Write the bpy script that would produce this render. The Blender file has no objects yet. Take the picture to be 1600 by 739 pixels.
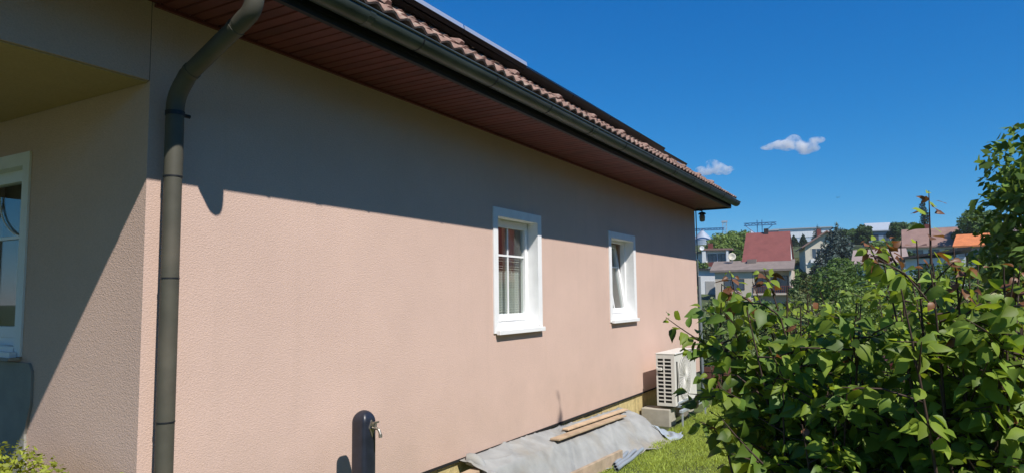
import bpy, bmesh, math, random
import numpy as np
from mathutils import Vector, Matrix

S = bpy.context.scene
R_ = math.radians
rng = np.random.default_rng(7)
random.seed(7)

# ------------------------------------------------------------------ camera
CAM = Vector((0.0, -3.5, 1.39))
cd = bpy.data.cameras.new("camera")
cam = bpy.data.objects.new("camera", cd)
S.collection.objects.link(cam)
F = Vector((0.86273792, 0.49795897, 0.08786439))
RT = Vector((0.50075889, -0.86550635, -0.01180262))
UP = Vector((-0.07016997, -0.05418144, 0.99606252))
m = Matrix((RT, UP, -F)).transposed().to_4x4()
m.translation = CAM
cam.matrix_world = m
cd.sensor_width = 36.0
cd.lens = 36.0 * 1080.4 / 1600.0
cd.clip_start = 0.05
cd.clip_end = 9000.0
S.camera = cam

# ------------------------------------------------------------------ world, sun, exposure
SUN_DIR = Vector((-0.47, -1.0, 1.28)).normalized()      # towards the sun
W = bpy.data.worlds.new("World")
S.world = W
W.use_nodes = True
wn = W.node_tree.nodes
wl = W.node_tree.links
wn.clear()
sky = wn.new("ShaderNodeTexSky")
sky.sky_type = 'NISHITA'
sky.sun_disc = False
sky.sun_elevation = math.asin(SUN_DIR.z)
sky.sun_rotation = math.atan2(SUN_DIR.x, SUN_DIR.y)
sky.altitude = 300
sky.air_density = 1.0
sky.dust_density = 0.0
sky.ozone_density = 3.0
hsv = wn.new("ShaderNodeHueSaturation")
hsv.inputs['Saturation'].default_value = 1.22
hsv.inputs['Value'].default_value = 1.0
bg = wn.new("ShaderNodeBackground")
bg.inputs['Strength'].default_value = 0.088
wo = wn.new("ShaderNodeOutputWorld")
wl.new(sky.outputs[0], hsv.inputs['Color'])
# deep clear-day blue: a per-channel curve over the whole sky
sep = wn.new("ShaderNodeSeparateColor")
com = wn.new("ShaderNodeCombineColor")
wl.new(hsv.outputs[0], sep.inputs[0])
for ch, (gain, ex) in enumerate(((0.20, 1.45), (0.98, 0.82), (2.14, 0.62))):
    pw_ = wn.new("ShaderNodeMath")
    pw_.operation = 'POWER'
    pw_.inputs[1].default_value = ex
    ml_ = wn.new("ShaderNodeMath")
    ml_.operation = 'MULTIPLY'
    ml_.inputs[1].default_value = gain
    wl.new(sep.outputs[ch], pw_.inputs[0])
    wl.new(pw_.outputs[0], ml_.inputs[0])
    wl.new(ml_.outputs[0], com.inputs[ch])
wl.new(com.outputs[0], bg.inputs['Color'])
wl.new(bg.outputs[0], wo.inputs['Surface'])

sd = bpy.data.lights.new("sun", 'SUN')
sd.energy = 4.6
sd.angle = R_(0.53)
sd.color = (1.0, 0.955, 0.89)
so = bpy.data.objects.new("sun", sd)
S.collection.objects.link(so)
so.rotation_euler = SUN_DIR.to_track_quat('Z', 'Y').to_euler()
so.location = (-10, -20, 30)

S.view_settings.view_transform = 'Standard'
S.view_settings.look = 'None'
S.view_settings.exposure = 0.25
S.view_settings.gamma = 1.0
S.cycles.max_bounces = 8
S.cycles.volume_bounces = 6
S.cycles.transparent_max_bounces = 12

# ------------------------------------------------------------------ materials
MATS = {}


def mat(name, col, rough=0.8, metal=0.0, spec=0.4, var=0.0, vscale=3.0, bump=0.0, bscale=60.0,
        rnd=0.0, col2=None, c2scale=4.0, c2lo=0.5, c2hi=0.62, coat=0.0, transl=0.0, detail=5.0, bdist=0.01):
    """Principled material: noise value variation, an optional second colour in patches,
    per-object / per-island random value, fine bump, optional translucency."""
    if name in MATS:
        return MATS[name]
    M = bpy.data.materials.new(name)
    M.use_nodes = True
    nt = M.node_tree
    N, L = nt.nodes, nt.links
    N.clear()
    out = N.new("ShaderNodeOutputMaterial")
    p = N.new("ShaderNodeBsdfPrincipled")
    p.inputs['Roughness'].default_value = rough
    p.inputs['Metallic'].default_value = metal
    p.inputs['Specular IOR Level'].default_value = spec
    p.inputs['Coat Weight'].default_value = coat
    geo = N.new("ShaderNodeNewGeometry")
    pos = geo.outputs['Position']
    rgb = N.new("ShaderNodeRGB")
    rgb.outputs[0].default_value = (*col, 1)
    c = rgb.outputs[0]
    if col2 is not None:
        n2 = N.new("ShaderNodeTexNoise")
        n2.inputs['Scale'].default_value = c2scale
        n2.inputs['Detail'].default_value = 6
        L.new(pos, n2.inputs['Vector'])
        mr = N.new("ShaderNodeMapRange")
        mr.inputs[1].default_value = c2lo
        mr.inputs[2].default_value = c2hi
        L.new(n2.outputs[0], mr.inputs[0])
        mx = N.new("ShaderNodeMix")
        mx.data_type = 'RGBA'
        mx.inputs[7].default_value = (*col2, 1)
        L.new(mr.outputs[0], mx.inputs[0])
        L.new(c, mx.inputs[6])
        c = mx.outputs[2]
    if var > 0 or rnd > 0:
        fac = None
        if var > 0:
            n1 = N.new("ShaderNodeTexNoise")
            n1.inputs['Scale'].default_value = vscale
            n1.inputs['Detail'].default_value = detail
            L.new(pos, n1.inputs['Vector'])
            mr = N.new("ShaderNodeMapRange")
            mr.inputs[1].default_value = 0.25
            mr.inputs[2].default_value = 0.75
            mr.inputs[3].default_value = 1 - var
            mr.inputs[4].default_value = 1 + var
            L.new(n1.outputs[0], mr.inputs[0])
            fac = mr.outputs[0]
        if rnd > 0:
            oi = N.new("ShaderNodeObjectInfo")
            ad = N.new("ShaderNodeMath")
            ad.operation = 'ADD'
            L.new(oi.outputs['Random'], ad.inputs[0])
            L.new(geo.outputs['Random Per Island'], ad.inputs[1])
            fr = N.new("ShaderNodeMath")
            fr.operation = 'FRACT'
            L.new(ad.outputs[0], fr.inputs[0])
            mr2 = N.new("ShaderNodeMapRange")
            mr2.inputs[3].default_value = 1 - rnd
            mr2.inputs[4].default_value = 1 + rnd
            L.new(fr.outputs[0], mr2.inputs[0])
            if fac is None:
                fac = mr2.outputs[0]
            else:
                mu = N.new("ShaderNodeMath")
                mu.operation = 'MULTIPLY'
                L.new(fac, mu.inputs[0])
                L.new(mr2.outputs[0], mu.inputs[1])
                fac = mu.outputs[0]
        vm = N.new("ShaderNodeVectorMath")
        vm.operation = 'SCALE'
        L.new(c, vm.inputs[0])
        L.new(fac, vm.inputs['Scale'])
        c = vm.outputs[0]
    L.new(c, p.inputs['Base Color'])
    if bump > 0:
        nb = N.new("ShaderNodeTexNoise")
        nb.inputs['Scale'].default_value = bscale
        nb.inputs['Detail'].default_value = 4
        L.new(pos, nb.inputs['Vector'])
        b = N.new("ShaderNodeBump")
        b.inputs['Strength'].default_value = bump
        b.inputs['Distance'].default_value = bdist
        L.new(nb.outputs[0], b.inputs['Height'])
        L.new(b.outputs[0], p.inputs['Normal'])
    sh = p.outputs[0]
    if transl > 0:
        t = N.new("ShaderNodeBsdfTranslucent")
        hs = N.new("ShaderNodeVectorMath")
        hs.operation = 'MULTIPLY'
        hs.inputs[1].default_value = (1.5, 1.35, 0.6)
        L.new(c, hs.inputs[0])
        L.new(hs.outputs[0], t.inputs['Color'])
        ms = N.new("ShaderNodeMixShader")
        ms.inputs[0].default_value = transl
        L.new(p.outputs[0], ms.inputs[1])
        L.new(t.outputs[0], ms.inputs[2])
        sh = ms.outputs[0]
    L.new(sh, out.inputs['Surface'])
    MATS[name] = M
    return M


def stucco(name, col, b=0.5, scale=70.0):
    """Scraped render: worm-like grain plus fine sand, faint blotches."""
    M = bpy.data.materials.new(name)
    M.use_nodes = True
    nt = M.node_tree
    N, L = nt.nodes, nt.links
    p = N["Principled BSDF"]
    p.inputs['Roughness'].default_value = 0.92
    p.inputs['Specular IOR Level'].default_value = 0.2
    geo = N.new("ShaderNodeNewGeometry")
    pos = geo.outputs['Position']
    mp = N.new("ShaderNodeMapping")
    mp.inputs['Scale'].default_value = (1.0, 1.0, 1.5)
    L.new(pos, mp.inputs['Vector'])
    n1 = N.new("ShaderNodeTexNoise")
    n1.inputs['Scale'].default_value = scale
    n1.inputs['Detail'].default_value = 3
    n1.inputs['Distortion'].default_value = 0.6
    L.new(mp.outputs[0], n1.inputs['Vector'])
    n2 = N.new("ShaderNodeTexNoise")
    n2.inputs['Scale'].default_value = scale * 3.2
    n2.inputs['Detail'].default_value = 2
    L.new(pos, n2.inputs['Vector'])
    a = N.new("ShaderNodeMath")
    a.operation = 'MULTIPLY_ADD'
    a.inputs[1].default_value = 0.35
    L.new(n2.outputs[0], a.inputs[0])
    L.new(n1.outputs[0], a.inputs[2])
    bp = N.new("ShaderNodeBump")
    bp.inputs['Strength'].default_value = b
    bp.inputs['Distance'].default_value = 0.008
    L.new(a.outputs[0], bp.inputs['Height'])
    L.new(bp.outputs[0], p.inputs['Normal'])
    n3 = N.new("ShaderNodeTexNoise")
    n3.inputs['Scale'].default_value = 0.9
    n3.inputs['Detail'].default_value = 8
    n3.inputs['Roughness'].default_value = 0.65
    L.new(pos, n3.inputs['Vector'])
    mr = N.new("ShaderNodeMapRange")
    mr.inputs[1].default_value = 0.3
    mr.inputs[2].default_value = 0.7
    mr.inputs[3].default_value = 0.93
    mr.inputs[4].default_value = 1.05
    L.new(n3.outputs[0], mr.inputs[0])
    mr2 = N.new("ShaderNodeMapRange")
    mr2.inputs[1].default_value = 0.3
    mr2.inputs[2].default_value = 0.75
    mr2.inputs[3].default_value = 0.9
    mr2.inputs[4].default_value = 1.05
    L.new(n1.outputs[0], mr2.inputs[0])
    mu = N.new("ShaderNodeMath")
    mu.operation = 'MULTIPLY'
    L.new(mr.outputs[0], mu.inputs[0])
    L.new(mr2.outputs[0], mu.inputs[1])
    vm = N.new("ShaderNodeVectorMath")
    vm.operation = 'SCALE'
    vm.inputs[0].default_value = col
    L.new(mu.outputs[0], vm.inputs['Scale'])
    # splash dirt above the ground, faint vertical run-off streaks
    sx_ = N.new("ShaderNodeSeparateXYZ")
    L.new(pos, sx_.inputs[0])
    n5 = N.new("ShaderNodeTexNoise")
    n5.inputs['Scale'].default_value = 3.0
    n5.inputs['Detail'].default_value = 9
    n5.inputs['Roughness'].default_value = 0.7
    L.new(pos, n5.inputs['Vector'])
    hz_ = N.new("ShaderNodeMath")
    hz_.operation = 'MULTIPLY_ADD'
    hz_.inputs[1].default_value = -0.9
    L.new(n5.outputs[0], hz_.inputs[0])
    L.new(sx_.outputs[2], hz_.inputs[2])
    md = N.new("ShaderNodeMapRange")
    md.inputs[1].default_value = -0.55
    md.inputs[2].default_value = 0.15
    md.inputs[3].default_value = 0.30
    md.inputs[4].default_value = 0.0
    L.new(hz_.outputs[0], md.inputs[0])
    mp2 = N.new("ShaderNodeMapping")
    mp2.inputs['Scale'].default_value = (7.0, 7.0, 0.35)
    L.new(pos, mp2.inputs['Vector'])
    n6 = N.new("ShaderNodeTexNoise")
    n6.inputs['Scale'].default_value = 1.0
    n6.inputs['Detail'].default_value = 5
    L.new(mp2.outputs[0], n6.inputs['Vector'])
    m6 = N.new("ShaderNodeMapRange")
    m6.inputs[1].default_value = 0.55
    m6.inputs[2].default_value = 0.8
    m6.inputs[3].default_value = 0.0
    m6.inputs[4].default_value = 0.09
    L.new(n6.outputs[0], m6.inputs[0])
    sm = N.new("ShaderNodeMath")
    sm.operation = 'MAXIMUM'
    L.new(md.outputs[0], sm.inputs[0])
    L.new(m6.outputs[0], sm.inputs[1])
    dx_ = N.new("ShaderNodeMix")
    dx_.data_type = 'RGBA'
    dx_.inputs[7].default_value = (0.30, 0.23, 0.17, 1)
    L.new(sm.outputs[0], dx_.inputs[0])
    L.new(vm.outputs[0], dx_.inputs[6])
    L.new(dx_.outputs[2], p.inputs['Base Color'])
    return M


def glass_mat(name, rough=0.0, tint=(0.9, 0.93, 0.92), ior=1.5):
    M = bpy.data.materials.new(name)
    M.use_nodes = True
    nt = M.node_tree
    N, L = nt.nodes, nt.links
    N.clear()
    out = N.new("ShaderNodeOutputMaterial")
    # Schlick reflectance from the angle to either face of the pane
    ge = N.new("ShaderNodeNewGeometry")
    dt = N.new("ShaderNodeVectorMath")
    dt.operation = 'DOT_PRODUCT'
    L.new(ge.outputs['Normal'], dt.inputs[0])
    L.new(ge.outputs['Incoming'], dt.inputs[1])
    ab = N.new("ShaderNodeMath")
    ab.operation = 'ABSOLUTE'
    L.new(dt.outputs['Value'], ab.inputs[0])
    om = N.new("ShaderNodeMath")
    om.operation = 'SUBTRACT'
    om.inputs[0].default_value = 1.0
    L.new(ab.outputs[0], om.inputs[1])
    p5 = N.new("ShaderNodeMath")
    p5.operation = 'POWER'
    p5.inputs[1].default_value = 5.0
    L.new(om.outputs[0], p5.inputs[0])
    fr = N.new("ShaderNodeMath")
    fr.operation = 'MULTIPLY_ADD'
    fr.inputs[1].default_value = 0.92
    fr.inputs[2].default_value = ((ior - 1) / (ior + 1)) ** 2
    L.new(p5.outputs[0], fr.inputs[0])
    g = N.new("ShaderNodeBsdfGlossy")
    g.inputs['Roughness'].default_value = rough
    t = N.new("ShaderNodeBsdfTransparent")
    t.inputs['Color'].default_value = (*tint, 1)
    mx = N.new("ShaderNodeMixShader")
    L.new(fr.outputs[0], mx.inputs[0])
    L.new(t.outputs[0], mx.inputs[1])
    L.new(g.outputs[0], mx.inputs[2])
    L.new(mx.outputs[0], out.inputs['Surface'])
    return M


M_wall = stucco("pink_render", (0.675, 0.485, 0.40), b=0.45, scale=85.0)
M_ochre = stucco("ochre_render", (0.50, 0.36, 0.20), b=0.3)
M_white = mat("white_plastic", (0.85, 0.85, 0.84), rough=0.35, var=0.03)
M_trim = mat("white_paint", (0.84, 0.84, 0.83), rough=0.6, var=0.05, vscale=9, bump=0.1, bscale=120)
M_glass = glass_mat("window_glass", ior=1.75)
M_soffit = mat("maroon_board", (0.155, 0.042, 0.038), rough=0.5, var=0.22, vscale=6, rnd=0.16, bump=0.1, bscale=40)
M_dark = mat("dark_fascia", (0.016, 0.017, 0.02), rough=0.5, var=0.25)
M_black = mat("black_gap", (0.012, 0.012, 0.012), rough=0.95)
M_gutter = mat("patina_gutter", (0.062, 0.078, 0.072), rough=0.42, metal=0.25, var=0.25, vscale=5, spec=0.5)
M_pipe = mat("patina_pipe", (0.085, 0.080, 0.060), rough=0.6, metal=0.0, var=0.2, vscale=7, spec=0.4,
             col2=(0.115, 0.10, 0.075), c2scale=3.0, c2lo=0.45, c2hi=0.75)
M_tile = mat("roof_tile", (0.30, 0.185, 0.145), rough=0.9, var=0.3, vscale=14, rnd=0.16, bump=0.4, bscale=150,
             col2=(0.40, 0.34, 0.27), c2scale=26, c2lo=0.55, c2hi=0.68)
M_panelframe = mat("black_anodised", (0.02, 0.02, 0.022), rough=0.4, metal=0.5)
M_silver = mat("bare_aluminium", (0.75, 0.75, 0.76), rough=0.35, metal=0.7)
M_pv = mat("solar_cell", (0.012, 0.014, 0.03), rough=0.12, spec=0.5)
M_conc = mat("concrete", (0.40, 0.37, 0.31), rough=0.9, var=0.15, vscale=8, bump=0.3, bscale=80)
M_plaster = mat("grey_plaster", (0.30, 0.29, 0.26), rough=0.95, var=0.14, vscale=6, bump=0.3, bscale=60)
M_foam = mat("yellow_insulation", (0.52, 0.41, 0.19), rough=0.95, var=0.22, vscale=16, rnd=0.12, bump=0.5, bscale=60)
M_tarp = mat("grey_tarpaulin", (0.31, 0.315, 0.305), rough=0.75, var=0.16, vscale=7, bump=0.25, bscale=28,
             col2=(0.27, 0.245, 0.20), c2scale=2.2, c2lo=0.5, c2hi=0.75)
M_bluesheet = mat("pale_blue_sheet", (0.33, 0.38, 0.43), rough=0.6, var=0.1)
M_wood = mat("raw_timber", (0.47, 0.345, 0.225), rough=0.8, var=0.2, vscale=9, rnd=0.12, bump=0.2, bscale=50)
M_oldwood = mat("weathered_timber", (0.40, 0.31, 0.22), rough=0.85, var=0.25, vscale=10, bump=0.2, bscale=50)
M_conduit = mat("grey_conduit", (0.26, 0.30, 0.34), rough=0.5, var=0.1)
M_ac = mat("ivory_metal", (0.68, 0.66, 0.60), rough=0.45, var=0.05, vscale=4)
M_acgrey = mat("grey_metal", (0.42, 0.46, 0.50), rough=0.45, metal=0.3, var=0.1)
M_post = mat("navy_plastic", (0.016, 0.020, 0.032), rough=0.40, var=0.4, vscale=14, spec=0.6, bump=0.06, bscale=45)
M_chrome = mat("tarnished_brass", (0.45, 0.41, 0.34), rough=0.42, metal=0.9, var=0.15)
M_lace = mat("lace_curtain", (0.72, 0.73, 0.74), rough=0.9, transl=0.3)
M_room = mat("room_wall", (0.30, 0.28, 0.25), rough=0.9)
M_brown = mat("brown_paint", (0.16, 0.07, 0.05), rough=0.7, var=0.2)
M_lampglass = mat("lamp_body", (0.22, 0.23, 0.22), rough=0.3, var=0.1)
M_soil = mat("ground_soil", (0.055, 0.065, 0.022), rough=1.0, var=0.35, vscale=6, bump=0.5, bscale=40,
             col2=(0.075, 0.105, 0.028), c2scale=0.25, c2lo=0.42, c2hi=0.62)
M_grass = mat("grass_blade", (0.37, 0.46, 0.10), rough=0.6, rnd=0.4, transl=0.45, spec=0.25)
M_bark = mat("bark", (0.075, 0.05, 0.036), rough=0.9, var=0.3, vscale=30)
M_stem = mat("young_stem", (0.06, 0.036, 0.026), rough=0.7, var=0.3, vscale=30)
M_leaf = mat("leaf_dark", (0.105, 0.178, 0.026), rough=0.48, spec=0.32, rnd=0.4, transl=0.34)
M_leafy = mat("leaf_fresh", (0.25, 0.345, 0.045), rough=0.5, spec=0.3, rnd=0.35, transl=0.46)
M_leafbr = mat("leaf_bronze", (0.20, 0.085, 0.035), rough=0.45, spec=0.4, rnd=0.3, transl=0.3)
M_gold = mat("leaf_golden", (0.26, 0.30, 0.035), rough=0.6, rnd=0.35, transl=0.3)


def leafmat(name, c, t=0.25, rnd=0.35):
    return mat(name, c, rough=0.65, spec=0.25, rnd=rnd, transl=t)


# ------------------------------------------------------------------ mesh helpers
class MB:
    def __init__(s):
        s.v = []
        s.f = []

    def add(s, vs, fs):
        o = len(s.v)
        s.v += [tuple(v) for v in vs]
        s.f += [tuple(i + o for i in f) for f in fs]
        return s

    def box(s, x0, x1, y0, y1, z0, z1):
        return s.add([(x0, y0, z0), (x1, y0, z0), (x1, y1, z0), (x0, y1, z0),
                      (x0, y0, z1), (x1, y0, z1), (x1, y1, z1), (x0, y1, z1)],
                     [(0, 3, 2, 1), (4, 5, 6, 7), (0, 1, 5, 4), (1, 2, 6, 5), (2, 3, 7, 6), (3, 0, 4, 7)])

    def obox(s, c, ax, ay, az):
        c, ax, ay, az = Vector(c), Vector(ax), Vector(ay), Vector(az)
        vs = []
        for k in (-1, 1):
            for i, j in ((-1, -1), (1, -1), (1, 1), (-1, 1)):
                vs.append(c + ax * i + ay * j + az * k)
        return s.add(vs, [(0, 3, 2, 1), (4, 5, 6, 7), (0, 1, 5, 4), (1, 2, 6, 5), (2, 3, 7, 6), (3, 0, 4, 7)])

    def tube(s, pts, r, n=10, cap=True):
        pts = [Vector(p) for p in pts]
        rs = r if isinstance(r, (list, tuple)) else [r] * len(pts)
        rings = []
        prev = None
        for i, p in enumerate(pts):
            t = (pts[min(i + 1, len(pts) - 1)] - pts[max(i - 1, 0)]).normalized()
            if prev is None:
                a = Vector((0, 0, 1)) if abs(t.z) < 0.9 else Vector((1, 0, 0))
                u = t.cross(a).normalized()
            else:
                u = (prev - t * prev.dot(t)).normalized()
            prev = u
            w = t.cross(u)
            rings.append([p + (u * math.cos(2 * math.pi * k / n) + w * math.sin(2 * math.pi * k / n)) * rs[i] for k in range(n)])
        vs = [q for ring in rings for q in ring]
        fs = []
        for i in range(len(pts) - 1):
            for k in range(n):
                k2 = (k + 1) % n
                fs.append((i * n + k, i * n + k2, (i + 1) * n + k2, (i + 1) * n + k))
        if cap:
            q = len(vs)                                     # caps keep their own corners, so the sides shade evenly
            vs += rings[0] + rings[-1]
            fs.append(tuple(range(q + n - 1, q - 1, -1)))
            fs.append(tuple(q + n + k for k in range(n)))
        return s.add(vs, fs)

    def lathe(s, c, prof, n=16):
        """prof: list of (r, z) bottom to top round a vertical axis at c."""
        c = Vector(c)
        vs = [c + Vector((r * math.cos(2 * math.pi * k / n), r * math.sin(2 * math.pi * k / n), z)) for r, z in prof for k in range(n)]
        fs = []
        for i in range(len(prof) - 1):
            for k in range(n):
                k2 = (k + 1) % n
                fs.append((i * n + k, i * n + k2, (i + 1) * n + k2, (i + 1) * n + k))
        fs.append(tuple(range(n - 1, -1, -1)))
        fs.append(tuple((len(prof) - 1) * n + k for k in range(n)))
        return s.add(vs, fs)

    def mesh(s, name, material, smooth=False):
        me = bpy.data.meshes.new(name)
        me.from_pydata(s.v, [], s.f)
        me.materials.append(material)
        if smooth:
            me.polygons.foreach_set('use_smooth', [len(f) == 4 for f in s.f])
        me.update()
        return me

    def build(s, name, material, parent=None, smooth=False, bevel=0.0):
        ob = link(name, s.mesh(name, material, smooth), parent)
        if bevel > 0:
            bv = ob.modifiers.new("bevel", 'BEVEL')
            bv.width = bevel
            bv.segments = 2
            bv.limit_method = 'ANGLE'
        return ob


def link(name, data, parent=None, loc=None):
    ob = bpy.data.objects.new(name, data)
    S.collection.objects.link(ob)
    if loc is not None:
        ob.location = loc
    if parent is not None:
        ob.parent = parent
        if parent.get('rootworld'):
            ob.matrix_parent_inverse = Matrix.Translation(-Vector(parent.location))
    return ob


def thing(name, label, cat, loc=(0, 0, 0), rz=0.0, group=None, world=False):
    """Empty at the thing's base. world=True: its parts are given in world coordinates."""
    o = bpy.data.objects.new(name, None)
    S.collection.objects.link(o)
    o.location = loc
    o.rotation_euler = (0, 0, rz)
    o.empty_display_size = 0.2
    tag(o, label, cat, group)
    if world:
        o['rootworld'] = 1
    return o


def tag(o, label, cat=None, group=None, kind=None):
    if label:
        o['label'] = label
    if cat:
        o['category'] = cat
    if group:
        o['group'] = group
    if kind:
        o['kind'] = kind
    return o


def polar(yaw, d, slope=None, z=0.0):
    a = R_(yaw)
    return Vector((d * math.cos(a), CAM.y + d * math.sin(a), z if slope is None else CAM.z + slope * d))


def np_mesh(name, verts, faces, material, smooth=False, idx=None, mats=None):
    """faces: (n,k) int array with constant k."""
    me = bpy.data.meshes.new(name)
    n, k = faces.shape
    me.vertices.add(len(verts))
    me.vertices.foreach_set('co', np.ascontiguousarray(verts, dtype=np.float32).ravel())
    me.loops.add(n * k)
    me.loops.foreach_set('vertex_index', np.ascontiguousarray(faces, dtype=np.int32).ravel())
    me.polygons.add(n)
    me.polygons.foreach_set('loop_start', np.arange(n, dtype=np.int32) * k)
    if mats is None:
        me.materials.append(material)
    else:
        for q in mats:
            me.materials.append(q)
        me.polygons.foreach_set('material_index', np.asarray(idx, dtype=np.int32))
    if smooth:
        me.polygons.foreach_set('use_smooth', np.ones(n, dtype=bool))
    me.update(calc_edges=True)
    me.validate()
    return me


# ------------------------------------------------------------------ ground and hill
GZ = -0.45
_rr = np.array([0, 15, 25, 45, 80, 100, 135, 200, 280, 420, 1000, 2000.])
_hh = np.array([GZ, GZ, -1.8, -3.0, -1.2, 0.2, 5.2, 13.6, 21.2, 23.0, 24.0, 24.0])


def terrain(x, y):
    x = np.asarray(x, dtype=float)
    y = np.asarray(y, dtype=float)
    r = np.hypot(x, y + 3.5)
    yaw = np.degrees(np.arctan2(y + 3.5, x))
    h = np.interp(r, _rr, _hh)
    w = np.clip((yaw + 60) / 30, 0, 1) * np.clip((100 - yaw) / 30, 0, 1)
    w = w * w * (3 - 2 * w)
    h = GZ + (h - GZ) * w
    far = np.clip((r - 18) / 30, 0, 1)
    h = h + far * (0.5 * np.sin(x * 0.11 + 1) * np.cos(y * 0.13) + 0.35 * np.sin(x * 0.05 - y * 0.07))
    return h


def axis():
    a = list(np.arange(-24, 24.01, 1.0))
    q = 24.0
    st = 1.4
    while q < 800:
        q += st
        st = min(st * 1.12, 400)
        a.append(q)
    b = [-v for v in a if v > 24]
    return np.array(sorted(a + b))


ax_ = axis()
gx, gy = np.meshgrid(ax_, ax_, indexing='ij')
gv = np.stack([gx, gy, terrain(gx, gy)], -1).reshape(-1, 3)
n_ = len(ax_)
ii, jj = np.meshgrid(np.arange(n_ - 1), np.arange(n_ - 1), indexing='ij')
a_ = (ii * n_ + jj).ravel()
ground = link("ground", np_mesh("ground", gv, np.stack([a_, a_ + n_, a_ + n_ + 1, a_ + 1], -1), M_soil, smooth=True))
ground['kind'] = 'structure'


def grass_patch(name, x0, x1, y0, y1, count, hmin, hmax, width):
    """Real blades: one bent two-face blade each."""
    x = rng.uniform(x0, x1, count)
    y = rng.uniform(y0, y1, count)
    z = terrain(x, y) - 0.005
    clump = 0.75 + 0.35 * np.sin(x * 5.1 + 2 * np.sin(y * 3.7)) * np.sin(y * 6.3 + x)
    h = rng.uniform(hmin, hmax, count) * clump
    a = rng.uniform(0, 2 * np.pi, count)
    la = rng.uniform(0, 2 * np.pi, count)
    ln = rng.uniform(0.2, 1.3, count) * h
    wv = np.stack([np.cos(a), np.sin(a), 0 * a], -1) * width * rng.uniform(0.6, 1.2, count)[:, None]
    b = np.stack([x, y, z], -1)
    lean = np.stack([np.cos(la), np.sin(la), 0 * la], -1) * ln[:, None]
    up = np.stack([0 * h, 0 * h, h], -1)
    mid = b + lean * 0.35 + up * 0.6
    tip = b + lean + up
    V = np.stack([b - wv, b + wv, mid + wv * 0.7, mid - wv * 0.7, tip], 1).reshape(-1, 3)
    o = np.arange(count)[:, None] * 5
    T = np.concatenate([o + [[0, 1, 2]], o + [[0, 2, 3]], o + [[3, 2, 4]]], 0)
    ob = link(name, np_mesh(name, V, T, M_grass))
    tag(ob, "short sunlit lawn grass between the house and the shrubs", "grass", kind='stuff')
    return ob


grass_patch("grass", 3.5, 14.5, -3.4, -0.5, 190000, 0.025, 0.065, 0.0042)

# ------------------------------------------------------------------ the pink house
XE = 12.97          # far corner of the front wall
XC = 2.18           # near corner, where the open porch begins
ZS = 3.01           # soffit height
ZL = 2.576          # underside of the porch lintel
XR = 13.1           # roof end
X0 = -3.0           # roof start (behind the camera)
house = thing("house", "pink rendered house with maroon eaves, tiled roof and two white windows", "house",
              (7.5, 2.0, GZ), world=True)

WIN = [(5.76, 6.61, 1.10, 2.20), (8.71, 9.58, 1.10, 2.19)]     # openings in the front wall
mb = MB()
TH = 0.34


def wallpiece(x0, x1, z0, z1):
    mb.box(x0, x1, 0, TH, z0, z1)


# front wall as one mesh with two openings
xs = [XC, WIN[0][0], WIN[0][1], WIN[1][0], WIN[1][1], XE]
zs = [0.0, 1.10, 2.20, ZS + 0.06]


def grid_wall(x_edges, z_edges, holes, y0, y1, to):
    """A wall with openings whose outer faces share their edges (no inner partitions)."""
    vid = {}

    def V(x, y, z):
        k = (round(x, 4), round(y, 4), round(z, 4))
        if k not in vid:
            vid[k] = len(to.v)
            to.v.append(k)
        return vid[k]
    nx, nz = len(x_edges) - 1, len(z_edges) - 1
    solid = lambda i, k: 0 <= i < nx and 0 <= k < nz and (i, k) not in holes
    for i in range(nx):
        for k in range(nz):
            if not solid(i, k):
                continue
            xa, xb, za, zb = x_edges[i], x_edges[i + 1], z_edges[k], z_edges[k + 1]
            to.f.append((V(xa, y0, za), V(xb, y0, za), V(xb, y0, zb), V(xa, y0, zb)))
            to.f.append((V(xb, y1, za), V(xa, y1, za), V(xa, y1, zb), V(xb, y1, zb)))
            if not solid(i - 1, k):
                to.f.append((V(xa, y1, za), V(xa, y0, za), V(xa, y0, zb), V(xa, y1, zb)))
            if not solid(i + 1, k):
                to.f.append((V(xb, y0, za), V(xb, y1, za), V(xb, y1, zb), V(xb, y0, zb)))
            if not solid(i, k - 1):
                to.f.append((V(xa, y1, za), V(xb, y1, za), V(xb, y0, za), V(xa, y0, za)))
            if not solid(i, k + 1):
                to.f.append((V(xa, y0, zb), V(xb, y0, zb), V(xb, y1, zb), V(xa, y1, zb)))


fw = MB()
grid_wall(xs, zs, {(1, 1), (3, 1)}, 0.0, TH, fw)
fw.build("front_wall", M_wall, house)
# porch side wall (plane x = XC) with its window opening, then back and far walls
PW = (1.265, 2.20, 1.12, 2.26)
sw = MB()
y_e = [TH, PW[0], PW[1], 8.0]
z_e = [GZ - 0.3, PW[2], PW[3], ZS + 0.06]
tmp = MB()
grid_wall(y_e, z_e, {(1, 1)}, 0.0, 0.30, tmp)
sw.add([(XC + v[1], v[0], v[2]) for v in tmp.v], [tuple(reversed(f)) for f in tmp.f])
# the stretch of side wall that closes the corner, beside the front wall's thickness
sw.box(XC, XC + 0.30, 0.0, TH - 0.001, GZ - 0.3, -0.001)
sw.build("porch_wall", M_wall, house)
MB().box(XE - 0.3, XE, TH + 0.001, 8.0, GZ - 0.4, ZS + 0.06).build("gable_wall", M_wall, house)
MB().box(XC + 0.301, XE - 0.301, 7.7, 8.0, GZ - 0.4, ZS + 0.06).build("back_wall", M_wall, house)
# lintel over the porch, with the thin movement joint beside the pier
MB().box(X0, XC - 0.004, 0.0, TH, ZL, ZS + 0.06).build("lintel", M_wall, house)
MB().box(XC - 0.004, XC + 0.0, 0.002, 0.02, ZL, ZS + 0.06).build("lintel_joint", M_black, house)
MB().box(X0, XC - 0.005, 0.012, 2.5, ZL - 0.008, ZL - 0.001).build("porch_ceiling", M_ochre, house)
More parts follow.
